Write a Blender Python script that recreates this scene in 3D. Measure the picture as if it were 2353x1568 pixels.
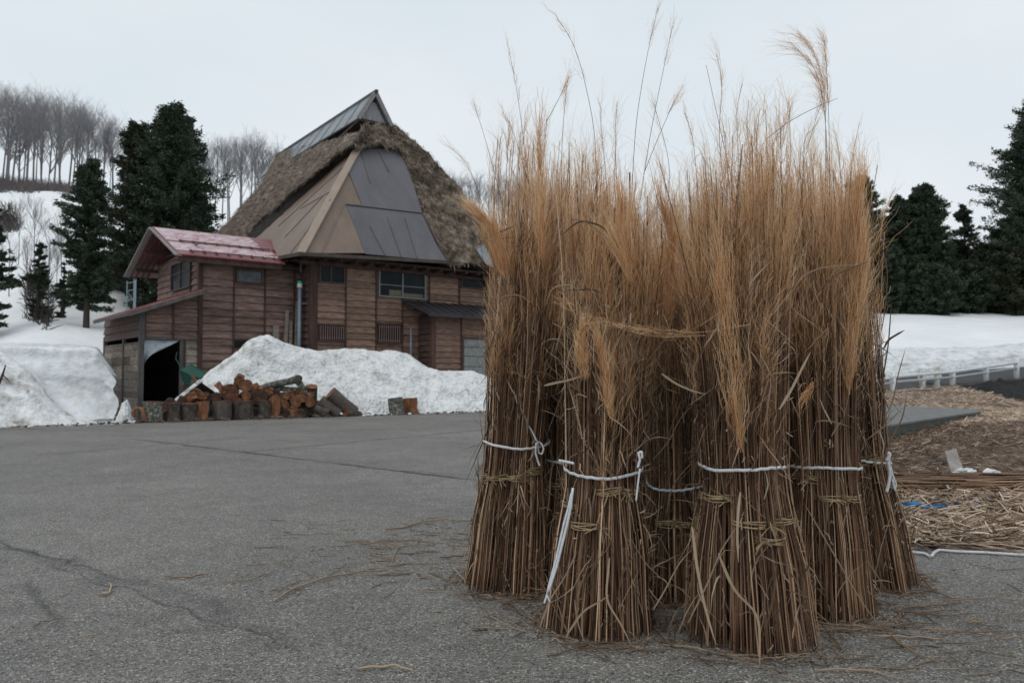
import bpy, bmesh, math, random
import numpy as np
from mathutils import Vector, noise as mnoise
SC = bpy.context.scene
COL = SC.collection
for _o in list(bpy.data.objects): bpy.data.objects.remove(_o)
random.seed(7); RNG = np.random.default_rng(7)

# ------------------------------------------------------------------ camera, sky, light
FPX = 18/23.5*2352
PITCH = math.atan((862-784)/FPX)
CAM = np.array([0, 0, 1.2])
cd = bpy.data.cameras.new('camera'); cam = bpy.data.objects.new('camera', cd); COL.objects.link(cam)
cam.location = CAM; cam.rotation_euler = (math.pi/2+PITCH, 0, 0)
cd.sensor_width = 23.5; cd.lens = 18; cd.clip_start = 0.05; cd.clip_end = 2000
cd.dof.use_dof = True; cd.dof.focus_distance = 3.9; cd.dof.aperture_fstop = 3.0
SC.camera = cam
W = bpy.data.worlds.new('World'); SC.world = W; W.use_nodes = True
nt = W.node_tree; bg = nt.nodes['Background']
sky = nt.nodes.new('ShaderNodeTexSky'); sky.sky_type = 'NISHITA'; sky.sun_disc = False
SUN_EL, SUN_AZ = math.radians(52), math.radians(205)      # azimuth clockwise from +Y
sky.sun_elevation = SUN_EL; sky.sun_rotation = SUN_AZ; sky.dust_density = 4; sky.air_density = 1.0
tc = nt.nodes.new('ShaderNodeTexCoord')
mp = nt.nodes.new('ShaderNodeMapping'); mp.inputs['Scale'].default_value = (1, 1, 2.6)
nz = nt.nodes.new('ShaderNodeTexNoise'); nz.inputs['Scale'].default_value = 1.7; nz.inputs['Detail'].default_value = 4
rp = nt.nodes.new('ShaderNodeValToRGB')                   # overcast cloud layer, pale grey-blue
rp.color_ramp.elements[0].position = 0.32; rp.color_ramp.elements[0].color = (6.95, 7.8, 8.45, 1)
rp.color_ramp.elements[1].position = 0.72; rp.color_ramp.elements[1].color = (8.4, 8.95, 9.3, 1)
mx = nt.nodes.new('ShaderNodeMix'); mx.data_type = 'RGBA'; mx.inputs['Factor'].default_value = 0.93
nt.links.new(tc.outputs['Generated'], mp.inputs['Vector']); nt.links.new(mp.outputs[0], nz.inputs['Vector'])
nt.links.new(nz.outputs['Fac'], rp.inputs['Fac'])
nt.links.new(sky.outputs[0], mx.inputs[6]); nt.links.new(rp.outputs[0], mx.inputs[7])
nt.links.new(mx.outputs[2], bg.inputs['Color']); bg.inputs['Strength'].default_value = 0.1
sd = bpy.data.lights.new('sun', 'SUN'); sd.energy = 0.8; sd.angle = math.radians(35); sd.color = (1, 0.97, 0.92)
sun = bpy.data.objects.new('sun', sd); COL.objects.link(sun)
_sd = Vector((math.sin(SUN_AZ)*math.cos(SUN_EL), math.cos(SUN_AZ)*math.cos(SUN_EL), math.sin(SUN_EL)))
sun.rotation_euler = _sd.to_track_quat('Z', 'Y').to_euler(); sun.location = (0, -5, 30)
SC.view_settings.view_transform = 'Standard'; SC.view_settings.look = 'None'
SC.view_settings.exposure = 0.0; SC.view_settings.gamma = 1

# ------------------------------------------------------------------ measuring helpers
CT, ST = math.cos(PITCH), math.sin(PITCH)
def ray(x, y):
    dx = (x-1176)/FPX; dy = (784-y)/FPX
    return np.array([dx, CT-dy*ST, ST+dy*CT])
def at(x, y, Y):
    d = ray(x, y); return CAM+d*(Y/d[1])
def onz(x, y, z=0.0):
    d = ray(x, y); return CAM+d*((z-CAM[2])/d[2])
AN = math.radians(39)
U = np.array([math.cos(AN), math.sin(AN), 0]); Wd = np.array([-math.sin(AN), math.cos(AN), 0]); ZZ = np.array([0, 0, 1.])
M0 = np.array([-7.07, 27.46, 0])
def H(p, q, z): return M0+U*p+Wd*q+ZZ*z
def onplane(x, y, P, n):
    d = ray(x, y); return CAM+d*(np.dot(P-CAM, n)/np.dot(d, n))
def onq(x, y, q):
    P = onplane(x, y, M0+Wd*q, Wd); r = P-M0
    return r@U, P[2]

# ------------------------------------------------------------------ object helpers
def link(o, parent=None):
    COL.objects.link(o)
    if parent is not None: o.parent = parent
    return o
def wloc(o):
    l = np.zeros(3)
    while o is not None:
        l = l+np.array(o.location); o = o.parent
    return l
def tag(o, label=None, cat=None, group=None, kind=None):
    if label: o['label'] = label
    if cat: o['category'] = cat
    if group: o['group'] = group
    if kind: o['kind'] = kind
    return o
def thing(name, loc, label, cat, group=None):
    o = bpy.data.objects.new(name, None); o.empty_display_size = 0.2; o.location = loc; link(o)
    return tag(o, label, cat, group)
def np_mesh(name, V, F, mat, parent=None, attr=None, smooth=False):
    """V: Nx3 world positions; F: list of arrays (each MxK of same K)"""
    off = wloc(parent) if parent is not None else np.zeros(3)
    V = np.asarray(V, float).reshape(-1, 3)-off
    me = bpy.data.meshes.new(name)
    if not isinstance(F, list): F = [F]
    F = [np.asarray(f, np.int32) for f in F if len(f)]
    loops = np.concatenate([f.ravel() for f in F]); tot = np.concatenate([np.full(len(f), f.shape[1], np.int32) for f in F])
    st = np.concatenate([[0], np.cumsum(tot)[:-1]]).astype(np.int32)
    me.vertices.add(len(V)); me.vertices.foreach_set('co', V.astype(np.float32).ravel())
    me.loops.add(len(loops)); me.loops.foreach_set('vertex_index', loops)
    me.polygons.add(len(tot)); me.polygons.foreach_set('loop_start', st); me.polygons.foreach_set('loop_total', tot)
    if attr is not None:
        a = me.attributes.new('c', 'FLOAT', 'POINT'); a.data.foreach_set('value', np.asarray(attr, np.float32).ravel())
    me.update(calc_edges=True); me.validate()
    if smooth: me.polygons.foreach_set('use_smooth', np.ones(len(tot), bool))
    mats = mat if isinstance(mat, list) else [mat]
    for m in mats: me.materials.append(m)
    return link(bpy.data.objects.new(name, me), parent)
class MB:
    def __init__(s): s.v = []; s.f = []
    def add(s, vs, fs):
        b = len(s.v); s.v += [np.asarray(v, float) for v in vs]; s.f += [[b+i for i in f] for f in fs]
    def box(s, c, ax, ay, az, hx, hy, hz):
        c = np.asarray(c, float); vs = []
        for k in (-1, 1):
            for j in (-1, 1):
                for i in (-1, 1): vs.append(c+ax*hx*i+ay*hy*j+az*hz*k)
        s.add(vs, [(0, 2, 3, 1), (4, 5, 7, 6), (0, 1, 5, 4), (2, 6, 7, 3), (0, 4, 6, 2), (1, 3, 7, 5)])
    def hbox(s, p0, p1, q0, q1, z0, z1):      # box in house coordinates
        s.box(H((p0+p1)/2, (q0+q1)/2, (z0+z1)/2), U, Wd, ZZ, abs(p1-p0)/2, abs(q1-q0)/2, abs(z1-z0)/2)
    def bar(s, a, b, w, h, up=None):
        a = np.asarray(a, float); b = np.asarray(b, float); d = b-a; L = np.linalg.norm(d); d = d/L
        up = ZZ if up is None else up
        sx = np.cross(d, up); sx /= np.linalg.norm(sx); uy = np.cross(sx, d)
        s.box((a+b)/2, d, sx, uy, L/2, w/2, h/2)
    def slab(s, pts, n, t):
        pts = [np.asarray(p, float) for p in pts]; n = np.asarray(n, float)/np.linalg.norm(n); k = len(pts)
        s.add(pts+[p-n*t for p in pts], [list(range(k)), list(range(2*k-1, k-1, -1))]+[(i, i+k, (i+1) % k+k, (i+1) % k) for i in range(k)])
    def tube(s, pts, r, n=6, cap=True, wob=0):
        pts = [np.asarray(p, float) for p in pts]; k = len(pts); r = [r]*k if np.isscalar(r) else r
        vs = []; ref = None
        for i in range(k):
            d = pts[min(i+1, k-1)]-pts[max(i-1, 0)]; d = d/(np.linalg.norm(d)+1e-9)
            if ref is None: ref = np.cross(d, [0.31, 0.52, 0.79] if abs(d[2]) > .5 else ZZ)
            ref = ref-d*np.dot(ref, d); ref /= np.linalg.norm(ref); y = np.cross(d, ref)
            for j in range(n):
                t = 2*math.pi*j/n; rr = r[i]*(1+wob*math.sin(j*2.3+1.1*len(s.v) % 7))
                vs.append(pts[i]+(ref*math.cos(t)+y*math.sin(t))*rr)
        fs = [(i*n+j, i*n+(j+1) % n, (i+1)*n+(j+1) % n, (i+1)*n+j) for i in range(k-1) for j in range(n)]
        if cap: fs += [list(range(n))[::-1], list(range((k-1)*n, k*n))]
        s.add(vs, fs)
    def build(s, name, mat, parent=None, smooth=False, attr=None):
        off = wloc(parent) if parent is not None else np.zeros(3)
        me = bpy.data.meshes.new(name)
        me.from_pydata([tuple(v-off) for v in s.v], [], s.f); me.update()
        if attr is not None:
            a = me.attributes.new('c', 'FLOAT', 'POINT'); a.data.foreach_set('value', np.asarray(attr, np.float32))
        bm = bmesh.new(); bm.from_mesh(me); bmesh.ops.recalc_face_normals(bm, faces=bm.faces); bm.to_mesh(me); bm.free()
        if smooth:
            for p in me.polygons: p.use_smooth = True
        me.materials.append(mat)
        return link(bpy.data.objects.new(name, me), parent)
def resample(P, n):
    P = np.asarray(P, float); d = np.r_[0, np.cumsum(np.linalg.norm(np.diff(P, axis=0), axis=1))]
    t = np.linspace(0, d[-1], n); return np.stack([np.interp(t, d, P[:, k]) for k in range(3)], 1)
def loft(A, B, nu, nv):
    A = resample(A, nu); B = resample(B, nu); t = np.linspace(0, 1, nv)[None, :, None]
    return A[:, None, :]*(1-t)+B[:, None, :]*t
def gridfaces(nu, nv, b=0):
    i = np.arange(nu-1)[:, None]; j = np.arange(nv-1)[None, :]; a = (i*nv+j).ravel()+b
    return np.stack([a, a+nv, a+nv+1, a+1], 1)
def fbm(p, oct=4, seed=0):
    return mnoise.fractal(Vector(p)+Vector((seed*13.7, seed*7.1, seed*3.3)), 0.9, 2.0, oct)
def gnorm(G):
    du = np.gradient(G, axis=0); dv = np.gradient(G, axis=1); n = np.cross(du, dv)
    n /= np.linalg.norm(n, axis=2, keepdims=True)+1e-9; return n
def displaced(G, amp, sc, seed=0, up=None, oct=4):
    n = gnorm(G)
    if up is not None and (n@np.asarray(up, float)).mean() < 0: n = -n
    D = np.array([[fbm(tuple(G[i, j]*sc), oct, seed) for j in range(G.shape[1])] for i in range(G.shape[0])])
    return G+n*(D*amp)[:, :, None]

# ------------------------------------------------------------------ materials
def M(name, cols, scale=4, stretch=(1, 1, 1), rough=0.85, bump=0.2, island=0.0, attr=False, detail=6, bscale=None, metallic=0, spec=0.3, bdist=0.02, rot=(0, 0, 0), transl=0, ntype=None):
    m = bpy.data.materials.new(name); m.use_nodes = True; N = m.node_tree.nodes; L = m.node_tree.links; b = N['Principled BSDF']
    b.inputs['Roughness'].default_value = rough; b.inputs['Metallic'].default_value = metallic; b.inputs['Specular IOR Level'].default_value = spec
    tc = N.new('ShaderNodeTexCoord'); mp = N.new('ShaderNodeMapping'); mp.inputs['Scale'].default_value = stretch; mp.inputs['Rotation'].default_value = rot
    L.new(tc.outputs['Object'], mp.inputs['Vector'])
    n = N.new('ShaderNodeTexNoise'); n.inputs['Scale'].default_value = scale; n.inputs['Detail'].default_value = detail; n.inputs['Roughness'].default_value = 0.65
    L.new(mp.outputs[0], n.inputs['Vector'])
    r = N.new('ShaderNodeValToRGB'); e = r.color_ramp.elements; k = len(cols)
    while len(e) < k: e.new(0.5)
    for i, c in enumerate(cols):
        e[i].position = (i/(k-1) if attr else 0.3+0.4*i/(k-1)) if k > 1 else 0; e[i].color = (*c, 1)
    out = r.outputs[0]
    if attr:
        at_ = N.new('ShaderNodeAttribute'); at_.attribute_name = 'c'
        ad = N.new('ShaderNodeMath'); ad.operation = 'MULTIPLY_ADD'; ad.inputs[1].default_value = 0.25; L.new(n.outputs['Fac'], ad.inputs[0])
        sb = N.new('ShaderNodeMath'); sb.operation = 'ADD'; sb.inputs[1].default_value = -0.125; L.new(at_.outputs['Fac'], sb.inputs[0]); L.new(sb.outputs[0], ad.inputs[2])
        L.new(ad.outputs[0], r.inputs['Fac'])
    else: L.new(n.outputs['Fac'], r.inputs['Fac'])
    if island:
        g = N.new('ShaderNodeNewGeometry'); hs = N.new('ShaderNodeHueSaturation')
        mr = N.new('ShaderNodeMapRange'); mr.inputs['To Min'].default_value = 1-island; mr.inputs['To Max'].default_value = 1+island
        L.new(g.outputs['Random Per Island'], mr.inputs['Value']); L.new(mr.outputs[0], hs.inputs['Value']); L.new(out, hs.inputs['Color']); out = hs.outputs[0]
    L.new(out, b.inputs['Base Color'])
    if bump:
        n2 = N.new('ShaderNodeTexNoise'); n2.inputs['Scale'].default_value = bscale or scale*3; n2.inputs['Detail'].default_value = 6; L.new(mp.outputs[0], n2.inputs['Vector'])
        bp = N.new('ShaderNodeBump'); bp.inputs['Strength'].default_value = bump; bp.inputs['Distance'].default_value = bdist
        L.new(n2.outputs['Fac'], bp.inputs['Height']); L.new(bp.outputs[0], b.inputs['Normal'])
    if transl:
        tr = N.new('ShaderNodeBsdfTranslucent'); L.new(out, tr.inputs['Color']); mxs = N.new('ShaderNodeMixShader'); mxs.inputs[0].default_value = transl
        L.new(b.outputs[0], mxs.inputs[1]); L.new(tr.outputs[0], mxs.inputs[2]); L.new(mxs.outputs[0], N['Material Output'].inputs['Surface'])
    return m
HR = (0, 0, -AN)   # turn object coordinates so that x runs along the facade
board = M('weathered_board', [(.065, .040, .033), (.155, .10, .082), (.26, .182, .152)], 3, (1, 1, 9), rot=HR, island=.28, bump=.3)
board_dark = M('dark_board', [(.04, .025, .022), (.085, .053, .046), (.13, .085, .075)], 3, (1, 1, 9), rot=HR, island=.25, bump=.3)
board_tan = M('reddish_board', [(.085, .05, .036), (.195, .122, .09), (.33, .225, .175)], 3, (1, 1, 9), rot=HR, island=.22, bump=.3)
timber = M('dark_timber', [(.035, .021, .018), (.085, .05, .042)], 5, (1, 1, .3), bump=.3)
oldplank = M('grey_plank', [(.06, .052, .044), (.17, .145, .12), (.30, .25, .20)], 4, (1, 1, 6), rot=HR, island=.5, bump=.3)
barge = M('pale_barge_board', [(.16, .145, .14), (.26, .24, .23)], 6, bump=.1)
redroof = M('red_sheet_roof', [(.15, .035, .038), (.22, .065, .068)], 3, rough=.45, bump=.05, spec=.5)
frostred = M('frosted_red_roof', [(.30, .13, .14), (.52, .40, .42), (.64, .55, .57)], 5, (1, .25, 1), rot=(0, 0, -AN), rough=.6, bump=.1)
thatch = M('old_thatch', [(.085, .065, .052), (.225, .18, .147), (.39, .32, .265)], 5, (1, 1, .6), bump=.8, bdist=.08, bscale=14, island=.25)
thatch_moss = M('mossy_thatch', [(.05, .044, .028), (.19, .15, .115), (.46, .38, .30)], 2.6, (1, 1, 1), bump=.8, bdist=.08, bscale=12, island=.35)
thatch_cut = M('old_shaded_thatch_edge', [(.012, .010, .008), (.03, .024, .018)], 12, bump=.6)  # old cut thatch, with its shade painted in as near-black
tanmetal = M('tan_roof_sheet', [(.14, .10, .078), (.21, .155, .12)], 1.2, (1, 1, .5), rough=.5, bump=.08, spec=.4, island=.05)
greymetal = M('grey_roof_sheet', [(.085, .08, .088), (.125, .118, .128)], 1.2, (1, 1, .4), rough=.5, bump=.08, spec=.4, island=.05)
palemetal = M('pale_ridge_sheet', [(.25, .19, .15), (.32, .25, .2)], 2, rough=.5, bump=.05)
capmetal = M('ridge_cap_sheet', [(.10, .115, .125), (.19, .215, .23)], 1.6, (1, .3, 3), rough=.38, bump=.06, spec=.5)
capwood = M('grey_gable_board', [(.16, .165, .17), (.30, .30, .31)], 4, (3, 3, .4), bump=.2)
porchmetal = M('black_porch_sheet', [(.022, .02, .024), (.04, .037, .042)], 3, rough=.5, bump=.05)
glass = M('dark_window_glass', [(.005, .007, .010), (.014, .019, .024)], 1.5, rough=.2, bump=0, spec=.1)
frostglass = M('frosted_glass', [(.14, .15, .15), (.24, .25, .24)], 6, rough=.35, bump=.1)
wframe = M('window_frame', [(.055, .04, .035), (.10, .075, .065)], 6, bump=.05)
alu = M('aluminium_frame', [(.13, .14, .14), (.20, .21, .21)], 6, rough=.4, bump=0)
lattice = M('lattice_bar', [(.14, .09, .085), (.20, .14, .13)], 6, bump=.1)
black = M('dark_interior', [(.006, .005, .005), (.012, .01, .01)], 3, bump=0)
pipe_m = M('blue_grey_pipe', [(.13, .18, .23), (.19, .25, .31)], 4, rough=.4, bump=0)
teal = M('teal_cap', [(.02, .38, .36), (.03, .45, .42)], 4, rough=.4, bump=0)
ivory = M('ivory_collar', [(.55, .55, .47), (.62, .62, .52)], 4, rough=.5, bump=0)
plastic = M('clear_plastic_sheet', [(.30, .34, .38), (.50, .54, .58)], 3, rough=.3, bump=.5, bdist=.1)
greenp = M('green_plastic', [(.005, .05, .038), (.01, .075, .055)], 4, rough=.4, bump=.05)
snow = M('snow', [(.38, .35, .31), (.68, .68, .67), (.79, .80, .805), (.83, .84, .845), (.86, .87, .875)], 4, rough=.7, bump=1, bscale=9, bdist=.14, spec=.2, detail=12)
snow_far = M('snow_slope', [(.72, .735, .745), (.83, .84, .85)], .15, rough=.8, bump=.5, bscale=.8, bdist=.3, spec=.2)
snow_dirty = M('dirty_snow', [(.30, .27, .24), (.62, .61, .60), (.78, .79, .80), (.84, .85, .86)], 2.2, rough=.75, bump=1, bscale=8, bdist=.1, spec=.2)
snow_cut = M('cut_snow_wall', [(.42, .42, .42), (.66, .68, .69), (.78, .80, .82)], 1.4, (1, 1, 1.2), rough=.75, bump=.8, bscale=6, bdist=.1, spec=.2)
cedar_m = M('cedar_foliage', [(.013, .022, .013), (.034, .050, .030), (.068, .088, .052)], 1, attr=True, bump=0, rough=.7)
cedar_b = M('winter_cedar_foliage', [(.013, .017, .009), (.034, .040, .021), (.062, .064, .036)], 1, attr=True, bump=0, rough=.7)
cbark = M('cedar_bark', [(.03, .024, .02), (.07, .055, .045)], 6, (1, 1, .2), bump=.4)
bbark = M('beech_bark', [(.12, .115, .118), (.22, .21, .215)], 2, bump=.2)
twig_m = M('bare_twigs', [(.17, .16, .165), (.25, .24, .245)], 2, bump=0)
brush_m = M('dark_brushwood', [(.07, .058, .058), (.13, .11, .11)], 2, bump=0)
stalk_m = M('reed_stalk', [(.014, .007, .004), (.075, .037, .021), (.21, .115, .066), (.41, .26, .16), (.68, .50, .34)], 9, attr=True, bump=0, rough=.6, spec=.35)
plume_m = M('reed_plume', [(.28, .128, .055), (.60, .335, .155), (.80, .54, .31), (.86, .72, .56)], 9, attr=True, bump=0, rough=.8, transl=.4)
leaf_m = M('dry_leaf_blade', [(.07, .042, .027), (.17, .11, .07), (.30, .21, .14), (.44, .34, .24)], 20, attr=True, bump=0, rough=.7, transl=.15)
band_m = M('straw_band', [(.14, .10, .055), (.30, .225, .125), (.42, .33, .20)], 30, bump=.3, bdist=.003, rough=.7)
tape_m = M('white_tape', [(.52, .53, .55), (.68, .69, .71)], 60, bump=.3, bdist=.002, rough=.45)
logbark = M('dark_bark', [(.022, .018, .015), (.06, .048, .04), (.12, .10, .085)], 9, (1, 1, .6), bump=1, bdist=.03)
lichen = M('lichen_bark', [(.035, .035, .028), (.10, .10, .08), (.42, .42, .39)], 14, bump=1, bdist=.03)
greybark = M('grey_bark', [(.05, .04, .036), (.12, .10, .09)], 10, (1, 1, .4), bump=.6, bdist=.02)
woodcut = M('log_end_grain', [(.035, .015, .010), (.095, .040, .023), (.20, .095, .055)], 7, bump=.3)
woodsplit = M('split_orange_wood', [(.06, .026, .014), (.17, .075, .038), (.31, .155, .082)], 6, (1, 1, .25), bump=.3)
straw_m = M('straw_litter', [(.055, .036, .025), (.20, .138, .098), (.42, .31, .225), (.66, .53, .41)], 6, attr=True, bump=0, rough=.8)
deadgrass = M('dead_grass', [(.05, .034, .025), (.16, .11, .08), (.30, .215, .16)], 1.8, bump=1, bscale=22, bdist=.05)
brownbank = M('brown_bank', [(.035, .028, .022), (.085, .065, .05), (.14, .11, .085)], 3, bump=1, bscale=20, bdist=.05)
concrete = M('concrete', [(.12, .12, .118), (.19, .19, .185)], 3, bump=.3, bscale=40, bdist=.006)
mossconc = M('stained_concrete_side', [(.05, .052, .045), (.10, .10, .09)], 5, bump=.3)
farroad = M('far_asphalt', [(.06, .062, .065), (.10, .10, .10)], 2, bump=.4, rough=.95, spec=.05)
rail_m = M('white_guardrail_paint', [(.58, .60, .62), (.74, .76, .78)], 3, rough=.5, bump=0)
rust_m = M('rusty_white_paint', [(.30, .20, .14), (.60, .58, .55), (.68, .68, .68)], 4, rough=.6, bump=0)
ditch_m = M('dark_ditch_soil', [(.003, .003, .0025), (.010, .009, .008)], 2, bump=1, bscale=9, bdist=.1)
blue_m = M('blue_tarp', [(.02, .13, .32), (.03, .2, .45)], 6, rough=.4, bump=.5)
blk_m = M('black_metal', [(.012, .012, .014), (.03, .03, .032)], 6, rough=.5, bump=.1)
rock_m = M('pale_rock', [(.2, .18, .16), (.36, .33, .30)], 5, bump=.6)

def asphalt_mat():
    m = bpy.data.materials.new('asphalt'); m.use_nodes = True; N = m.node_tree.nodes; L = m.node_tree.links; b = N['Principled BSDF']
    def math_(op, a, c=None, d=None):
        n = N.new('ShaderNodeMath'); n.operation = op
        for i, x in enumerate((a, c, d)):
            if x is None: continue
            if isinstance(x, (int, float)): n.inputs[i].default_value = x
            else: L.new(x, n.inputs[i])
        return n.outputs[0]
    tc = N.new('ShaderNodeTexCoord'); sp = N.new('ShaderNodeSeparateXYZ'); L.new(tc.outputs['Object'], sp.inputs[0])
    def noise(s, d=4, r=.6):
        n = N.new('ShaderNodeTexNoise'); n.inputs['Scale'].default_value = s; n.inputs['Detail'].default_value = d; n.inputs['Roughness'].default_value = r
        L.new(tc.outputs['Object'], n.inputs['Vector']); return n.outputs['Fac']
    v = N.new('ShaderNodeTexVoronoi'); v.inputs['Scale'].default_value = 125; L.new(tc.outputs['Object'], v.inputs['Vector'])
    sc = N.new('ShaderNodeSeparateColor'); L.new(v.outputs['Color'], sc.inputs[0])
    r = N.new('ShaderNodeValToRGB'); e = r.color_ramp.elements
    e[0].position = 0; e[0].color = (.040, .036, .032, 1); e[1].position = 1; e[1].color = (.46, .42, .37, 1)
    for p, c in ((.3, (.125, .119, .110)), (.7, (.182, .173, .159)), (.93, (.23, .218, .198)), (.97, (.36, .335, .295))):
        x = e.new(p); x.color = (*c, 1)
    L.new(sc.outputs[0], r.inputs['Fac'])
    v2 = N.new('ShaderNodeTexVoronoi'); v2.inputs['Scale'].default_value = 300; L.new(tc.outputs['Object'], v2.inputs['Vector'])
    sc2 = N.new('ShaderNodeSeparateColor'); L.new(v2.outputs['Color'], sc2.inputs[0])
    fine = math_('MULTIPLY_ADD', sc2.outputs[0], .9, .56)
    big = math_('MULTIPLY_ADD', noise(.42, 7, .75), 1.35, .39)
    mid = math_('MULTIPLY_ADD', noise(4, 6, .7), .7, .65)
    val = math_('MULTIPLY', math_('MULTIPLY', fine, big), mid)
    # cracks and damp streaks: distance to a line, warped by noise
    wob = math_('MULTIPLY_ADD', noise(2.2, 6, .7), 1.0, -.5)
    def line(x0, y0, x1, y1, width, amp, dark, fade=.6, soft=False):
        A = onz(x0, y0); B = onz(x1, y1); d = (B-A)[:2]; Ln = np.linalg.norm(d); d = d/Ln
        dx = math_('SUBTRACT', sp.outputs[0], float(A[0])); dy = math_('SUBTRACT', sp.outputs[1], float(A[1]))
        al = math_('ADD', math_('MULTIPLY', dx, float(d[0])), math_('MULTIPLY', dy, float(d[1])))
        ac = math_('ADD', math_('MULTIPLY', dx, float(-d[1])), math_('MULTIPLY', dy, float(d[0])))
        ac = math_('ABSOLUTE', math_('MULTIPLY_ADD', wob, amp, ac))
        wn = math_('MULTIPLY_ADD', noise(1.3 if not soft else .9, 3), 2.4*width, -.35*width)
        k = N.new('ShaderNodeMapRange'); L.new(ac, k.inputs['Value']); L.new(wn, k.inputs['From Max']); k.inputs['From Min'].default_value = 0
        k.inputs['To Min'].default_value = 1; k.inputs['To Max'].default_value = 0; k.interpolation_type = 'SMOOTHSTEP'
        e1 = N.new('ShaderNodeMapRange'); L.new(al, e1.inputs['Value']); e1.inputs['From Min'].default_value = -.1; e1.inputs['From Max'].default_value = fade
        e2 = N.new('ShaderNodeMapRange'); L.new(al, e2.inputs['Value']); e2.inputs['From Min'].default_value = Ln+.1; e2.inputs['From Max'].default_value = Ln-fade
        mm = math_('MULTIPLY', math_('MULTIPLY', k.outputs[0], e1.outputs[0]), e2.outputs[0])
        return math_('SUBTRACT', 1, math_('MULTIPLY', mm, dark))
    for a in ((300, 1007, 760, 1062, .10, .35, .8), (740, 1060, 1130, 1107, .10, .2, .85), (880, 1078, 1160, 1095, .05, .5, .6), (520, 1042, 1140, 984, .09, .4, .7),
              (0, 1052, 620, 1000, .25, .9, .22), (0, 985, 330, 990, .5, .9, .2), (-40, 1248, 180, 1290, .05, .12, .5), (330, 1050, 480, 1052, .05, .3, .35)):
        val = math_('MULTIPLY', val, line(*a))
    for a in ((-60, 1232, 560, 1410, .12, .5, .24), (-300, 998, 330, 975, .35, .5, .3), (300, 974, 1250, 943, .4, .5, .3), (-60, 1232, 300, 1330, .03, .3, .5), (430, 1370, 760, 1545, .08, .5, .22), (100, 1290, 700, 1500, .02, .3, .55), (60, 1330, 150, 1450, .05, .2, .4), (250, 1460, 560, 1440, .06, .2, .3), (-100, 1100, 400, 1085, .3, .8, .14)):
        val = math_('MULTIPLY', val, line(*a, .3, True))
    mul = N.new('ShaderNodeMix'); mul.data_type = 'RGBA'; mul.blend_type = 'MULTIPLY'; mul.inputs['Factor'].default_value = 1
    cc = N.new('ShaderNodeCombineColor'); [L.new(val, cc.inputs[i]) for i in range(3)]
    L.new(r.outputs[0], mul.inputs[6]); L.new(cc.outputs[0], mul.inputs[7]); L.new(mul.outputs[2], b.inputs['Base Color'])
    b.inputs['Roughness'].default_value = .7; b.inputs['Specular IOR Level'].default_value = .35
    bp = N.new('ShaderNodeBump'); bp.inputs['Strength'].default_value = .8; bp.inputs['Distance'].default_value = .006
    L.new(math_('ADD', v.outputs['Distance'], math_('MULTIPLY', noise(30, 4), .6)), bp.inputs['Height']); L.new(bp.outputs[0], b.inputs['Normal'])
    return m
asphalt = asphalt_mat()

# ------------------------------------------------------------------ terrain
def interp_px(x, tab): return float(np.interp(x, [t[0] for t in tab], [t[1] for t in tab]))
E_TAB = [(-3000, .25), (0, .246), (150, .236), (300, .225), (600, .185), (1100, .175), (1500, .12), (1900, .080), (2100, .0795), (2352, .079), (5000, .09)]
C_TAB = [(-3000, 82), (0, 82), (300, 85), (700, 95), (1300, 95), (1800, 78), (5000, 78)]
S_TAB = [(-3000, 26), (100, 27), (300, 30), (700, 42), (1300, 45), (1700, 44), (5000, 44)]
def terrain_z(X, Y):
    if Y < 8: return -.35
    xp = 1176+FPX*X/Y; Dc = interp_px(xp, C_TAB); Ds = interp_px(xp, S_TAB); E = interp_px(xp, E_TAB)
    t = (Y-Ds)/(Dc-Ds)
    if t <= 0: base = -.35
    else:
        tt = min(t, 1); base = -.35+(E*Dc+1.55)*(tt**1.05)*(1+.12*math.sin(math.pi*tt))
        if t > 1: base += (Y-Dc)*.02
    if t > 0 and xp < 1500: base += 1.6*min(t*3, 1)*(1-.7*min(max(t, 0), 1))*fbm((X*.09, Y*.09, 0), 4)
    elif t > 0: base += .1*fbm((X*.3, Y*.3, 0), 3)
    return base
ys = np.concatenate([np.linspace(-40, 8, 6), np.linspace(10, 110, 130), np.array([120, 140, 170, 220, 300, 420, 600])])
xs = np.concatenate([-np.geomspace(400, 62, 10), np.linspace(-58, 60, 150), np.geomspace(63, 400, 10)])
G = np.array([[(x, y, terrain_z(x, y)) for x in xs] for y in ys])
G = np.array([[(x*(1+max(y, 0)/500), y, terrain_z(x*(1+max(y, 0)/500), y)) for x in xs] for y in ys])
o = np_mesh('snowy_ground', G.reshape(-1, 3), gridfaces(len(ys), len(xs)), snow_far, smooth=True); tag(o, kind='structure')
# parking lot: one asphalt sheet
lot = [(-60, -12), (-60, -16.7+0), (14, -14), (14, 5.2), (5.2, 6.6), (3.6, 9.5), (2.6, 15), (2.0, 28.0)]
Pa = onz(1130, 945); Pb = onz(0, 982); dd = (Pa-Pb)/np.linalg.norm(Pa-Pb)
left = Pb-dd*48
poly = [(-60, -16), (14, -16), (14, 9.0), (4.6, 9.2), (3.6, 10.5), (2.6, 15), tuple((Pa+dd*3)[:2]), tuple(Pa[:2])]
NE = 60
for i in range(1, NE):
    P = Pa+(Pb-dd*30-Pa)*i/NE; k = .10*fbm((P[0]*.8, P[1]*.8, 0), 3); poly.append((P[0]+k*Wd[0], P[1]+k*Wd[1]))
poly.append((-60, -12))
mb = MB(); mb.slab([np.array([x, y, 0.]) for x, y in poly], ZZ, .3)
o = mb.build('asphalt_lot', asphalt); tag(o, kind='structure')

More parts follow.
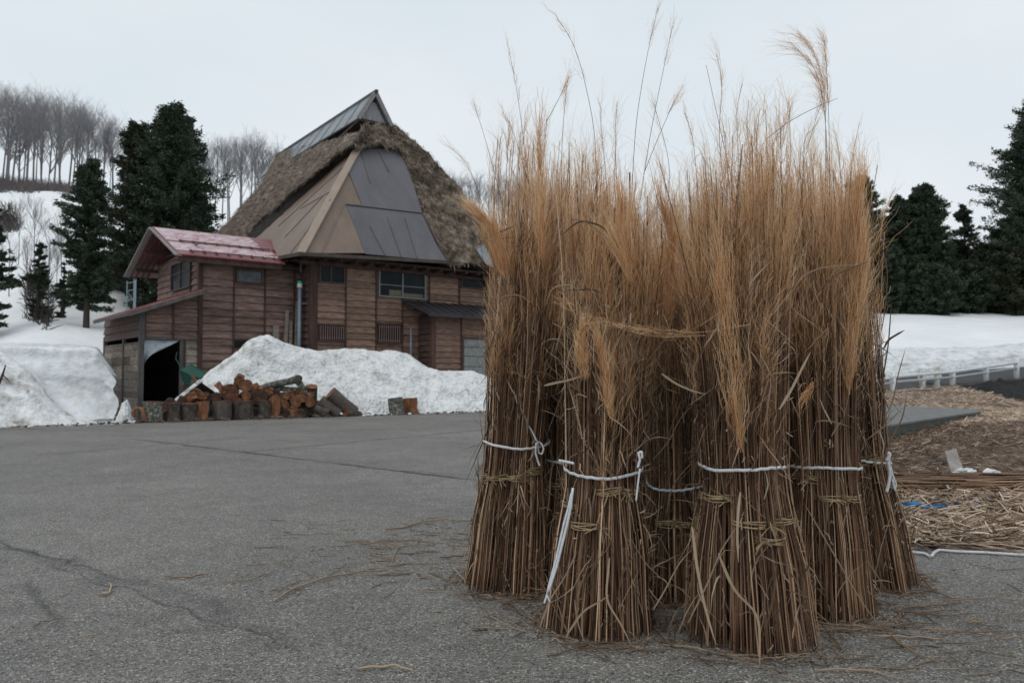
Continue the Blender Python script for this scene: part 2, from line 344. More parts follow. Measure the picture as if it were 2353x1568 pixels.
# ------------------------------------------------------------------ thatched house
house = thing('thatched_house', tuple(H(3, 0, 0)), 'brown wooden farmhouse with steep thatched roof and grey metal ridge cap behind the snow pile', 'house')
def clap(name, mat, p0, p1, q, z0, z1, pitch=.235, parent=house, face=-1, axis='p', batt=(), top=None, hole=None, seed=1, bmat=None):
    """lapped horizontal boards on plane q (axis p) or plane p=q (axis q); top(p) optional slope; hole=(a,b,z0,z1)"""
    rr = random.Random(seed); mb = MB()
    def Q(a, d, z): return H(a, q+face*d, z) if axis == 'p' else H(q+face*d, a, z)
    cuts = sorted(set([p0, p1]+[b for b in batt if p0 < b < p1]+([hole[0], hole[1]] if hole else [])))
    n = int(math.ceil((z1-z0)/pitch))
    for a, b in zip(cuts[:-1], cuts[1:]):
        for i in range(n):
            za = z0+i*pitch; zb = min(za+pitch+.012, z1)
            if hole and a >= hole[0]-1e-6 and b <= hole[1]+1e-6:
                if za >= hole[2]-.02 and zb <= hole[3]+.05: continue
                if za < hole[3] < zb: za = hole[3]
                if za < hole[2] < zb: zb = hole[2]
            ta = tb = zb
            if top: ta, tb = min(zb, top(a)), min(zb, top(b))
            if max(ta, tb) <= za+.01: continue
            ta = max(ta, za+.005); tb = max(tb, za+.005)
            t = .06+rr.uniform(-.008, .008); j = rr.uniform(-.006, .006)
            vs = [Q(a, 0, za+j), Q(b, 0, za+j), Q(b, 0, tb), Q(a, 0, ta), Q(a, t, za+j), Q(b, t, za+j), Q(b, .004, tb), Q(a, .004, ta)]
            mb.add(vs, [(0, 3, 2, 1), (4, 5, 6, 7), (0, 1, 5, 4), (3, 7, 6, 2), (0, 4, 7, 3), (1, 2, 6, 5)])
    o = mb.build(name, mat, parent)
    bb = MB()
    for c in batt:
        zt = min(z1, top(c)) if top else z1
        if axis == 'p': bb.hbox(c-.026, c+.026, q+face*.03, q+face*.08, z0, zt)
        else: bb.hbox(q+face*.03, q+face*.085, c-.035, c+.035, z0, zt)
    if batt: bb.build('batten', bmat or timber, parent)
    return o
QW = .88
# solid black cores, added to keep daylight out of the walls
core = MB(); core.hbox(.05, 8.3, .02, 12.5, -.3, 5.5); core.hbox(-3.45, .05, QW+.02, 5.85, -.3, 5.3)
core.hbox(.9, 7.8, .8, 12, 5.5, 6.9); core.hbox(2, 6.2, 2.2, 11.5, 6.9, 8.6)
core.build('dark_backing', black, house)
clap('wall', board_tan, .08, 8.3, 0, -.3, 5.4, batt=(.2, 1.33, 2.57, 3.7, 4.9, 6.33, 7.7), seed=3)
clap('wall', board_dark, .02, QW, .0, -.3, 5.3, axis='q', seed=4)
clap('wall', board, -3.5, 0.0, QW, -.3, 5.15, pitch=.25, batt=(-3.47, -2.4, -1.32, -.25), seed=5)
# corner posts
for b_ in ((-.05, .2, -.1, .12, -.3, 5.4), (-3.58, -3.44, QW-.09, QW+.09, -.3, 5.2)):
    c = MB(); c.hbox(*b_); c.build('corner_post', timber, house)
def window(p0, p1, z0, z1, q=0., face=-1, axis='p', frame=wframe, gl=glass, bars=(.5,), rail=None, name='window', recess=.02, ft=.05):
    def bx(mb, a0, a1, d0, d1, za, zb):
        if axis == 'p': mb.hbox(a0, a1, q+face*d0, q+face*d1, za, zb)
        else: mb.hbox(q+face*d0, q+face*d1, a0, a1, za, zb)
    m1 = MB(); bx(m1, p0, p1, .028, .07, z0, z1); w = m1.build(name, gl, house)
    m2 = MB()
    bx(m2, p0-ft, p1+ft, .03, .12, z1, z1+ft); bx(m2, p0-ft, p1+ft, .03, .13, z0-ft, z0)
    bx(m2, p0-ft, p0, .03, .115, z0, z1); bx(m2, p1, p1+ft, .03, .115, z0, z1)
    for b in bars:
        x = p0+(p1-p0)*b; bx(m2, x-.025, x+.025, .065, .105, z0, z1)
    if rail is not None:
        z = z0+(z1-z0)*rail; bx(m2, p0, p1, .066, .095, z-.014, z+.014)
    m2.build('frame', frame, w); return w
window(.32, 1.22, 4.52, 5.2, bars=(.45,))
window(2.7, 4.66, 4.18, 5.16, rail=.42, frame=alu)
window(6.44, 7.58, 4.76, 5.3, bars=())
w = MB(); w.hbox(3.1, 3.64, -.072, -.078, 4.2, 4.42); w.hbox(3.72, 4.6, -.072, -.078, 4.2, 4.33); w.build('curtain', M('pale_curtain', [(.10, .09, .07), (.16, .145, .11)], 5, bump=0), house)
def lattice_win(p0, p1, z0, z1, n):
    m1 = MB(); m1.hbox(p0, p1, -.03, -.068, z0, z1); wn = m1.build('lattice_window', black, house)
    m2 = MB(); m2.hbox(p0-.03, p1+.03, -.03, -.14, z1, z1+.05); m2.hbox(p0-.03, p1+.03, -.03, -.14, z0-.05, z0)
    m2.hbox(p0-.03, p0, -.03, -.12, z0, z1); m2.hbox(p1, p1+.03, -.03, -.12, z0, z1); m2.build('frame', timber, wn)
    m3 = MB()
    for i in range(n):
        x = p0+(p1-p0)*(i+.5)/n; m3.hbox(x-.014, x+.014, -.08, -.11, z0, z1)
    m3.hbox(p0, p1, -.078, -.09, z0+(z1-z0)*.1, z0+(z1-z0)*.14); m3.hbox(p0, p1, -.078, -.09, z0+(z1-z0)*.87, z0+(z1-z0)*.91)
    m3.build('lattice', lattice, wn)
lattice_win(.30, 1.27, 2.47, 2.98, 11)
lattice_win(2.64, 3.6, 2.42, 3.1, 10)
# wing window, dark vent near snow
window(-2.3, -1.47, 4.42, 4.78, q=QW, bars=(), gl=M('sky_reflecting_glass', [(.03, .04, .05), (.10, .12, .14)], 4, rough=.12, bump=.3, spec=.25))
w = MB(); w.hbox(-2.36, -1.7, QW-.03, QW-.075, 2.15, 2.4); w.build('vent', black, house)
# gable wall of the wing (faces left), its window
def gtop(qq): return 6.35-abs(qq-3.4)*.40
clap('gable_wall', board, QW, 5.9, -3.5, 3.6, 6.3, axis='q', top=gtop, seed=8, batt=(1.75,), pitch=.22)
window(1.75, 3.9, 4.25, 5.15, q=-3.5, axis='q', bars=(.52,), rail=.62, gl=glass)
# wing roof
GP0, GP1 = -4.40, -.95
ez = 5.08
rz = 6.42
def slope_panels(name, mat, pa, pb, q0, z0, q1, z1, thick=.04, ribs=None, ribm=None, par=house, rx=0):
    n = np.cross(U, (Wd*(q1-q0)+ZZ*(z1-z0))); n /= np.linalg.norm(n)
    if n[2] < 0: n = -n
    mb = MB(); mb.slab([H(pa, q0, z0), H(pb, q0, z0), H(pb+rx, q1, z1), H(pa, q1, z1)], n, thick)
    if ribs:
        for i in range(ribs+1):
            t = i/ribs; qq = q0+(q1-q0)*t; z = z0+(z1-z0)*t
            mb.bar(H(pa, qq, z)+n*.012, H(pb, qq, z)+n*.012, .05, .03, n)
    return mb.build(name, mat, par)
rf = slope_panels('wing_roof', redroof, GP0, GP1+.1, .2, ez, 3.4, rz, .05, None, rx=.9)
sn = 1/math.hypot(3.2, rz-ez); nF = -Wd*(rz-ez)*sn+ZZ*3.2*sn
def rfp(p, t, off): return H(p, .2+3.2*t, ez+(rz-ez)*t)+nF*off
mb = MB(); rr = random.Random(3)
for t0, t1, pe in ((.14, .43, .10), (.50, .97, -.05)):                     # frost lying on the sheets in two belts
    rows = 9
    for i in range(rows):
        a = t0+(t1-t0)*i/rows; b = a+(t1-t0)/rows*.86; x = GP0+.03
        while x < GP1+pe-rr.uniform(0, .8):
            x2 = x+rr.uniform(.4, 1.6)
            x2 = min(x2, GP1+pe)
            mb.slab([rfp(x, a, .008), rfp(x2, a, .008), rfp(x2, b, .008), rfp(x, b, .008)], nF, .006); x = x2+rr.uniform(.0, .06)
mb.build('frost', frostred, rf)
mb = MB()
for t in (.10, .46):
    mb.bar(rfp(GP0+.4, t, .05), rfp(GP1+.1, t, .05), .03, .04, nF)
    for k in range(9):
        p = GP0+.5+k*.4; mb.bar(rfp(p, t-.03, .03), rfp(p, t+.04, .03), .04, .06, nF)
mb.build('snow_guard', M('guard_iron', [(.10, .05, .055), (.2, .13, .14)], 3, bump=0), rf)
mb = MB(); mb.slab([H(GP0, 3.4, rz), H(GP1+.25, 3.4, rz), H(GP1+.25, 6.8, 5.05), H(GP0, 6.8, 5.05)], ZZ, .05); mb.build('wing_roof', redroof, house)
mb = MB()
for (qa, za, qb, zb) in ((.17, ez-.06, 3.4, rz-.05), (3.4, rz-.05, 6.85, 4.98)):
    mb.bar(H(GP0-.02, qa, za), H(GP0-.02, qb, zb), .04, .2, U)
mb.build('barge_board', barge, house)
mb = MB()   # purlins and rafters under the overhang, fascia below the eave
for qq in (1.0, 2.2, 3.4, 4.6, 5.9):
    z = gtop(qq)-.02; mb.bar(H(-4.32, qq, z-.18), H(-3.4, qq, z-.18), .11, .13)
for k in range(4):
    mb.bar(H(-3.75-k*.2, .3, 4.98), H(-3.75-k*.2, 3.4, 6.25), .05, .07); mb.bar(H(-3.75-k*.2, 3.4, 6.25), H(-3.75-k*.2, 6.7, 4.9), .05, .07)
mb.hbox(-4.3, GP1, .28, .33, 4.86, 5.03); mb.hbox(-4.3, 0, .36, QW, 4.93, 4.97)
mb.build('rafter', timber, house)
# main eave soffit and beams
mb = MB(); mb.hbox(-.55, 8.2, -.62, 0, 5.30, 5.36); mb.hbox(-.6, 0, 0, 12, 5.2, 5.26)
for k in range(14): mb.hbox(-.4+k*.6, -.32+k*.6, -.7, 0, 5.2, 5.30)
mb.hbox(-.5, 8.2, -.16, -.06, 5.08, 5.2)
mb.build('eave_beam', timber, house)
# ---- roof planes
def normal3(a, b, c):
    n = np.cross(np.asarray(b)-a, np.asarray(c)-a); return n/np.linalg.norm(n)
PL = H(-.9, 0, 5.1); nL = normal3(PL, PL+Wd, H(3.15, 0, 11.4)); nL = nL if nL[2] > 0 else -nL
PF = H(0, -.95, 5.45); nFr = normal3(PF, PF+U, H(0, 2.15, 11.35)); nFr = nFr if nFr[2] > 0 else -nFr
def L_(x, y, off=0): return onplane(x, y, PL+nL*off, nL)
def F_(x, y, off=0): return onplane(x, y, PF+nFr*off, nFr)
verge = [L_(838, 300, .1), L_(812, 330, .15), L_(770, 358, .2), L_(735, 388, .25), L_(700, 418, .25), L_(644, 466, .25), L_(588, 514, .2), L_(560, 560, .1)]
rear = [L_(640, 352, 0), L_(620, 392, .05), L_(592, 430, .05), L_(560, 468, .05), L_(535, 497, .05), L_(505, 533, .05), L_(455, 600, 0)]
G1 = loft(verge, rear, 70, 110)
G1 = displaced(G1, .10, 1.3, 2, ZZ); G1 = displaced(G1, .05, 5, 5, ZZ, 3)
Gm = loft([L_(838, 292, .1), L_(640, 355, .05)], [L_(838, 283, .0)+np.array([0, 0, .1]), L_(640, 345, 0)], 10, 4)
parts_V = [G1.reshape(-1, 3)]; parts_F = [gridfaces(70, 110)]
thatch_roof = np_mesh('thatch_slope', G1.reshape(-1, 3), gridfaces(70, 110), thatch, house, smooth=True)
# gablet front and right-hand front slope of thatch
lip = [L_(812, 330, .15), F_(826, 338, .45), F_(868, 330, .45), F_(915, 343, .35)]
topl = [L_(838, 286, .1), F_(850, 286, .1), F_(880, 284, .1), F_(905, 288, .1)]
G2 = loft(topl, lip, 40, 34); G2 = displaced(G2, .15, 2, 3, ZZ)
rgt = [F_(905, 286), F_(938, 314), F_(970, 342), F_(1005, 374), F_(1045, 418), F_(1080, 462), F_(1118, 512), F_(1158, 570), F_(1185, 612)]
lft = [F_(898, 300, .1), F_(915, 343, .3), F_(930, 380), F_(948, 425), F_(968, 487), F_(985, 525), F_(1003, 562), F_(1020, 598), F_(1026, 604)]
G3 = loft(lft, rgt, 80, 50); G3 = displaced(G3, .11, 1.5, 7, ZZ); G3 = displaced(G3, .08, 4, 9, ZZ, 3)
fs = np_mesh('thatch_slope', np.concatenate([G2.reshape(-1, 3), G3.reshape(-1, 3)]), [gridfaces(40, 34), gridfaces(80, 50, 40*34)], thatch_moss, house, smooth=True)
tag(fs, 'mossy front thatch slope with pale tufts')
# right slope running back
R0 = G3[:, -1, :]; Rb_ = R0+Wd*10.5-U*0; Rb_ = Rb_+(U*0)
G4 = R0[:, None, :]+np.linspace(0, 10.5, 30)[None, :, None]*Wd[None, None, :]
np_mesh('thatch_slope', G4.reshape(-1, 3), gridfaces(80, 30), thatch, house, smooth=True)
# dark cut edge of the left slope, gablet underside, eave undersides
def offs(P, v): return [p+v for p in P]
h0_, h1_ = F_(821, 342, .16), F_(691, 581, .16); nLm_ = normal3(h0_, h1_, h0_+Wd)
e_in = [onplane(x, y, h0_, nLm_) for x, y in ((819, 345), (771, 381), (716, 431), (648, 493), (590, 545))]
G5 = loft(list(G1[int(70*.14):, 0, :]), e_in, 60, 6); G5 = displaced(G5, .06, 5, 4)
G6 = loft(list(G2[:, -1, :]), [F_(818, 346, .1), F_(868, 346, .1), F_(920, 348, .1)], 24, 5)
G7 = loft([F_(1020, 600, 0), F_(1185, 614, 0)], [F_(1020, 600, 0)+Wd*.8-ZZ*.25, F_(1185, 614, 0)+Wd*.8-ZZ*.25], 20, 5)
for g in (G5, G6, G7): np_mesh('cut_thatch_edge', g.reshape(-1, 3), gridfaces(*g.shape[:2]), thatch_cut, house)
# straw tufts breaking up the thatch surface (ribbons)
def ribbons(P, width, side):
    """P N,K,3 ; width N,K ; side N,3 or N,K,3 -> V,F"""
    N_, K_ = P.shape[:2]
    if side.ndim == 2: side = np.repeat(side[:, None, :], K_, 1)
    V = np.stack([P-side*width[:, :, None]/2, P+side*width[:, :, None]/2], 2).reshape(-1, 3)
    i = np.arange(N_)[:, None]*K_*2; k = np.arange(K_-1)[None, :]*2; a = (i+k).ravel()
    return V, np.stack([a, a+1, a+3, a+2], 1)
def unit(v): return v/(np.linalg.norm(v, axis=-1, keepdims=True)+1e-9)
def tufts(G, down, n, name, mat, l0=.15, l1=.45, seed=1, lift=.10, w=.03):
    r = np.random.default_rng(seed); nn = gnorm(G)
    if nn.reshape(-1, 3)[:, 2].mean() < 0: nn = -nn
    i = r.integers(0, G.shape[0], n); j = r.integers(0, G.shape[1], n)
    P0 = G[i, j]+r.normal(0, .04, (n, 3)); N0 = nn[i, j]
    d = unit(np.asarray(down)[None, :]+r.normal(0, .22, (n, 3))); Ln = r.uniform(l0, l1, n)
    t = np.array([0, .5, 1.])[None, :, None]
    P = P0[:, None, :]+d[:, None, :]*Ln[:, None, None]*t+N0[:, None, :]*lift*r.uniform(.2, 1, (n, 1, 1))*np.array([.1, .7, 1.1])[None, :, None]
    sd = unit(np.cross(d, N0)+r.normal(0, .5, (n, 3))); wd = r.uniform(.5, 1.3, (n, 1))*w*np.array([1, .9, .3])[None, :]
    return ribbons(P, wd, sd)
downL = unit(np.array(H(-.9, 0, 5.1)-H(3.15, 0, 11.4))); downF = unit(np.array(H(0, -.95, 5.45)-H(0, 2.15, 11.35)))
V, F = tufts(G1, downL, 26000, '', None, .07, .24, lift=.06, w=.018); np_mesh('thatch_tufts', V, F, thatch, thatch_roof)
V1, F1 = tufts(G2, downF, 3500, '', None, .06, .2, seed=2, lift=.08, w=.02); V2, F2 = tufts(G3, downF, 14000, '', None, .06, .22, seed=3, lift=.08, w=.022)
np_mesh('thatch_tufts', np.concatenate([V1, V2]), [F1, F2+len(V1)], thatch_moss, fs)
V, F = tufts(G1[:, :3], downL, 1500, '', None, .06, .2, seed=4, lift=.08, w=.018); np_mesh('thatch_tufts', V, F, thatch, thatch_roof)
# ridge cap
q0c, q1c, pr = 1.9, 12.6, 3.62
zt = onq(862, 212, q0c)[1]; pr = onq(862, 212, q0c)[0]
lb = onq(833, 284, q0c+.1); rb = onq(906, 275, q0c+.1)
hw = (rb[0]-lb[0])/2+.0; zb = (lb[1]+rb[1])/2-.05
a_, b_, c_ = H(pr, q0c, zt), H(pr-hw, q0c, zb), H(pr+hw, q0c, zb)
a2 = H(pr+.25, q1c, zt-.25); b2, c2 = H(pr+.25-hw, q1c+.5, zb-.2), H(pr+.25+hw, q1c+.5, zb-.2)
n1 = normal3(a_, b_, b2); n1 = n1 if n1[2] > 0 else -n1; n2 = normal3(a_, c_, c2); n2 = n2 if n2[2] > 0 else -n2
mb = MB(); mb.slab([a_, b_, b2, a2], n1, .06); mb.slab([a_, c_, c2, a2], n2, .06)
for i in range(1, 9):
    t = i/9; A = a_+(a2-a_)*t; B = b_+(b2-b_)*t; mb.bar(A+n1*.01, B+n1*.01, .03, .03, n1)
cap = mb.build('ridge_cap', capmetal, house)
mb = MB(); mb.bar(a_-Wd*.15+ZZ*.03, a2+ZZ*.03, .12, .08); mb.build('ridge_bar', M('dark_ridge_bar', [(.04, .045, .05), (.07, .08, .09)], 4, rough=.4, bump=0), cap)
mb = MB()
for e_ in (b_, c_):
    dv = e_-a_; mb.bar(a_-Wd*.03, a_+dv*1.04-Wd*.03, .06, .17, np.cross(unit(dv), Wd))
mb.build('barge_board', barge, cap)
mb = MB(); nb = 9; g0 = a_+ZZ*-.25
for i in range(nb):
    x0 = -hw*.86+2*hw*.86*i/nb; x1 = x0+2*hw*.86/nb*.95
    def zz(x): return zt-.28-(zt-zb-.22)*abs(x)/(hw*.86)
    mb.slab([H(pr+x0, q0c+.12, zb+.04), H(pr+x1, q0c+.12, zb+.04), H(pr+x1, q0c+.12, zz(x1)), H(pr+x0, q0c+.12, zz(x0))], -Wd, .03)
mb.build('gable_board', capwood, cap)
mb = MB(); mb.slab([H(pr-hw*.9, q0c+.1, zb+.02), H(pr+hw*.9, q0c+.1, zb+.02), H(pr+hw*.8, q0c+2, zb-.25), H(pr-hw*.8, q0c+2, zb-.25)], ZZ, .1)
mb.build('under_board', timber, cap)
# metal skirt over the front corner
def Fm(x, y, off=.16): return F_(x, y, off)
def poly_part(name, mat, pix, fn, n, t=.03, seams=(), off=0, label=None):
    mb = MB(); mb.slab([fn(x, y) for x, y in pix], n, t)
    for (x0, y0, x1, y1) in seams: mb.bar(fn(x0, y0)+n*.012, fn(x1, y1)+n*.012, .035, .03, n)
    o = mb.build(name, mat, house)
    if label: tag(o, label)
    return o
poly_part('metal_skirt', tanmetal, [(822, 340), (808, 366), (803, 392), (833, 470), (796, 468), (841, 581), (691, 581)], Fm, nFr, seams=((803, 392, 770, 450), (790, 470, 740, 580)), label='tan metal sheets on the front of the roof skirt')
poly_part('metal_skirt', greymetal, [(822, 338), (916, 340), (950, 425), (969, 488), (796, 468), (795, 469), (832, 470), (800, 393), (806, 366)], lambda x, y: F_(x, y, .19), nFr, seams=((868, 345, 893, 395), (830, 350, 850, 420), (795, 469, 969, 489)), label='upper dark grey metal roof sheets')
poly_part('metal_skirt', greymetal, [(796, 471), (969, 491), (985, 525), (1003, 562), (1026, 600), (840, 583)], lambda x, y: F_(x, y, .175), nFr, seams=((850, 520, 884, 585), (890, 500, 922, 590), (930, 500, 958, 592)), label='lower dark grey metal roof sheets')
h0, h1 = Fm(821, 342), Fm(691, 581)
nLm = normal3(h0, h1, h0+Wd); nLm = nLm if nLm[2] > 0 else -nLm
def Lm(x, y): return onplane(x, y, h0, nLm)
poly_part('metal_skirt', tanmetal, [(821, 342), (691, 579), (641, 590), (560, 604), (540, 575), (590, 535), (640, 490), (730, 410), (800, 345)], Lm, nLm, seams=((742, 452, 655, 545), (760, 440, 690, 480), (800, 375, 640, 520), (760, 458, 668, 582)), label='tan metal sheets on the side of the roof skirt')
mb = MB(); mb.bar(h0+nFr*.03, h1+nFr*.03, .3, .05, unit(nFr+nLm)); mb.build('hip_flashing', palemetal, house)
mb = MB(); mb.bar(Fm(969, 490), Fm(1027, 601), .05, .05, nFr); mb.bar(Fm(691, 583), Fm(1026, 602), .08, .12); mb.bar(Lm(691, 583), Lm(641, 592), .08, .12); mb.build('eave_trim', M('dull_trim', [(.05, .04, .035), (.09, .07, .06)], 3, bump=0), house)
# grey sheet piece at the far right eave
mb = MB(); mb.slab([F_(1090, 565, .3), F_(1112, 562, .3), F_(1140, 618, .3), F_(1116, 606, .3)], nFr, .03); mb.build('eave_patch', M('blue_grey_sheet', [(.16, .18, .2), (.24, .27, .3)], 3, rough=.4, bump=0), house)
# porch block under its small roof
PQ = -.95
core = MB(); core.hbox(4.5, 8.3, PQ+.02, 0, -.3, 3.5); core.build('dark_backing', black, house)  # black filler core added behind the porch boards
clap('porch_wall', board_tan, 4.5, 8.3, PQ, -.3, 3.45, batt=(5.77, 7.01), seed=11, pitch=.22)
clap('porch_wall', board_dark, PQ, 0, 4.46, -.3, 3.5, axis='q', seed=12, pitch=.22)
mb = MB(); mb.hbox(4.4, 4.58, PQ-.07, PQ+.08, -.3, 3.45); mb.build('corner_post', M('reddish_post', [(.07, .035, .028), (.11, .06, .045)], 4, (1, 1, .3)), house)
mb = MB(); mb.hbox(5.86, 6.94, PQ-.03, PQ-.075, 1.2, 2.68); d = mb.build('door', frostglass, house); tag(d, 'grey glazed porch door')
mb = MB(); mb.hbox(5.8, 5.88, PQ-.035, PQ-.09, 1.1, 2.72); mb.hbox(6.92, 7.0, PQ-.035, PQ-.09, 1.1, 2.72); mb.hbox(5.88, 6.92, PQ-.035, PQ-.105, 2.6, 2.7)
for z in (1.55, 1.95, 2.3): mb.hbox(5.88, 6.92, PQ-.073, PQ-.085, z-.01, z+.01)
mb.build('frame', wframe, d)
nP = normal3(H(3.6, 0, 4.06), H(8.4, 0, 4.06), H(4, -1.6, 3.47)); nP = nP if nP[2] > 0 else -nP
mb = MB(); mb.slab([H(3.65, -.03, 4.06), H(8.6, -.03, 4.06), H(8.6, -1.6, 3.47), H(3.87, -1.6, 3.47)], nP, .05)
for k in range(12): mb.bar(H(4+k*.4, -.05, 4.07), H(4+k*.4, -1.58, 3.49), .025, .03, nP)
mb.bar(H(3.87, -1.6, 3.43), H(8.6, -1.6, 3.43), .05, .12); mb.build('porch_roof', porchmetal, house)
mb = MB(); mb.tube([onplane(1110, 712+0, H(0, -.6, 0), Wd), onplane(1110, 880, H(0, -.6, 0), Wd)], .03); 
for o_ in (onq(944, 752, -.3), ):
    mb = MB(); mb.tube([H(o_[0], -.3, 3.0), H(o_[0], -.3, 1.0)], .035, 8)
mb.build('drain_pipe', pipe_m, house, smooth=True)
# standing pipe with teal cap, hanging rod, bracket
pp = onq(688, 700, .35); zt_ = onq(688, 661, .35)[1]
mb = MB(); mb.tube([H(pp[0], .35, .5), H(pp[0], .35, zt_)], .062, 12); pv = mb.build('vent_pipe', pipe_m, house, smooth=True)
mb = MB(); mb.tube([H(pp[0], .35, zt_), H(pp[0], .35, zt_+.14)], .09, 12); mb.build('collar', ivory, pv, smooth=True)
mb = MB(); mb.tube([H(pp[0], .35, zt_+.14), H(pp[0], .35, zt_+.2), H(pp[0], .35, zt_+.25)], [.09, .085, .04], 12); mb.build('cap', teal, pv, smooth=True)
mb = MB(); mb.tube([H(pp[0]+.02, .33, zt_+.55), H(pp[0]+.02, .33, 5.15)], .018, 6); mb.tube([H(pp[0], .35, zt_-.55), H(.0, .2, zt_-.55)], .014, 6); mb.build('bracket', alu, pv)
# lean-to shed
zc = onq(293, 718, .3)
def leantop(p): return 3.98+(p+3.5)*((3.98-zc[1])/(-3.5-zc[0]))
clap('shed_wall', board, -5.27, -3.5, QW, 2.4, 4.0, batt=(-5.2, -4.35,), top=lambda p: leantop(p)-.05, seed=21, pitch=.25)
clap('shed_wall', oldplank, -4.02, -3.5, QW, -.3, 2.36, batt=(-3.98,), seed=22, pitch=.24)
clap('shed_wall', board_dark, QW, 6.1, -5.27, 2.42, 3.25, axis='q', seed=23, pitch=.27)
mb = MB(); rr = random.Random(5)
zz_ = -.2
while zz_ < 2.3:
    h = rr.uniform(.16, .26); x = QW
    for x0, x1 in ((QW+.1, 3.1), (3.25, 6.0)):
        s_ = rr.uniform(.3, .7)*(x1-x0)+x0 if rr.random() < .4 else x1
        zt2 = min(zz_+h-.008, 2.28)
        for a, b in ((x0, s_), (s_+.01, x1)):
            if b-a > .05: mb.hbox(-5.27-rr.uniform(.015, .03), -5.27, a, b, zz_, zt2)
    zz_ += h
sp_ = mb.build('plank_wall', oldplank, house); tag(sp_, 'patchwork grey plank wall of the shed')
gtim = M('grey_timber', [(.05, .045, .045), (.11, .10, .10)], 5, (1, 1, .3))
for nm_, b_ in (('post', (-5.36, -5.22, QW-.08, QW+.08, -.3, 3.3)), ('post', (-5.32, -5.22, 3.1, 3.24, -.3, 2.5)), ('post', (-5.32, -5.22, 6.0, 6.14, -.3, 2.6)), ('lintel', (-5.22, -3.5, QW-.06, QW+.05, 2.34, 2.44)), ('door_post', (-4.12, -4.0, QW-.04, QW+.06, -.3, 2.34))):
    mb = MB(); mb.hbox(*b_); mb.build(nm_, gtim, house)
mb = MB(); mb.hbox(-5.22, -3.6, 5.9, 6.0, -.3, 3.3); mb.hbox(-3.6, -3.5, QW+.2, 6, -.3, 4); mb.hbox(-5.2, -3.5, QW+.02, 6.0, 2.5, 2.6); mb.build('dark_backing', black, house)
far = None
for q in np.linspace(3, 9, 61):
    pz = onq(200, 738, q)
    if pz[1] >= zc[1]-.02 and far is None: far = q
if far is None: far = 6.5
mb = MB(); A0, A1 = H(-3.5, .3, leantop(-3.5)+.04), H(zc[0], .3, zc[1]+.02); B0, B1 = H(-3.5, far, leantop(-3.5)+.04), H(zc[0], far, zc[1]+.02)
nS = normal3(A0, A1, B0); nS = nS if nS[2] > 0 else -nS
mb.slab([A0, A1, B1, B0], nS, .03)
for k in range(22):
    t = (k+.5)/22; mb.bar(A0+(B0-A0)*t+nS*.01, A1+(B1-A1)*t+nS*.01, .03, .02, nS)
mb.build('lean_to_roof', M('faded_red_roof', [(.18, .03, .035), (.30, .10, .11), (.42, .25, .27)], 1.6, rough=.4, bump=.05), house)
mb = MB(); mb.bar(A0-nS*.07, A1-nS*.07-ZZ*.0, .06, .13, nS); mb.bar(A1-nS*.06, B1-nS*.06, .05, .1, nS)
for k in range(6): mb.bar(A0+(B0-A0)*(k+.5)/6-nS*.06, A1+(B1-A1)*(k+.5)/6-nS*.06, .06, .06, nS)
mb.build('rafter', M('grey_rafter', [(.06, .055, .05), (.13, .12, .11)], 5), house)
# plastic sheet in the doorway
Gp = np.array([[H(-5.18+1.05*s*(1-.98*t*1), QW+.06+.08*math.sin(5*s+3*t)*(.3+t), 2.33-.78*t*(1-.25*s)) for t in np.linspace(0, 1, 12)] for s in np.linspace(0, 1, 16)])
np_mesh('plastic_sheet', Gp.reshape(-1, 3), gridfaces(16, 12), plastic, house, smooth=True)
# boards leaning in the corner: things of their own
for k, (x0, x1, yt, w_, lab) in enumerate(((632, 634, 748, .22, 'short wide grey board leaning left of the other boards'), (650, 660, 712, .13, 'narrow weathered board leaning between a wide board and longer boards'),
                                          (664, 668, 735, .12, 'short grey plank leaning in front of the tall boards'), (676, 683, 690, .11, 'tallest grey plank leaning beside the blue-grey pipe'))):
    a = onq(x0, 800, QW-.45-.0*k); b = onq(x1, yt, QW-.1)
    mb = MB(); mb.bar(H(a[0], QW-.5, .6), H(b[0], QW-.1, b[1]), w_, .03, -Wd); o = mb.build('leaning_board', oldplank); tag(o, lab, 'board', 'boards leaning on the house wall')

# ------------------------------------------------------------------ snow piles
def pile(name, label, top, base_fn, backd, mat, seed, dz=.12, nu=150, nv=46, dist=None, cat='snow pile', kind=None):
    """top: list of (xpx, ypx) silhouette; base_fn(x)->ground point at the foot; crest dist metres behind foot"""
    x0, x1 = top[0][0], top[-1][0]; rows = []
    for i in range(nu):
        x = x0+(x1-x0)*i/(nu-1); y = interp_px(x, top); B = base_fn(x); Yc = B[1]+dist(x) if callable(dist) else B[1]+dist
        C_ = at(x, y, Yc); K = at(x, y, Yc+backd); K[2] = -.3
        row = []
        for j in range(nv):
            t = j/(nv-1)
            if t < .62:
                s = t/.62; h = max(C_[2], .02)*(math.sin(s*math.pi/2)**.8); P = B*(1-s)+C_*s; P[2] = h-.03*(1-s)
            else:
                s = (t-.62)/.38; P = C_*(1-s)+K*s; P[2] = C_[2]*(math.cos(s*math.pi/2))-.3*s
            k = min(1, t*6)*min(1, (1-t)*6)
            a = min(.5, C_[2]*.35)
            e = fbm(tuple(P*.9), 5, seed)*a*.55+fbm(tuple(P*4), 4, seed+1)*dz*.5
            if .5 < t < .75: e *= .45
            e += abs(fbm(tuple(P*2.2), 3, seed+5))*-.10; P = P+np.array([0, -1, .6])*e*k; row.append(P)
        rows.append(row)
    Gg = np.array(rows); o = np_mesh(name, Gg.reshape(-1, 3), gridfaces(nu, nv), mat, smooth=True)
    return tag(o, label, cat, kind=kind)
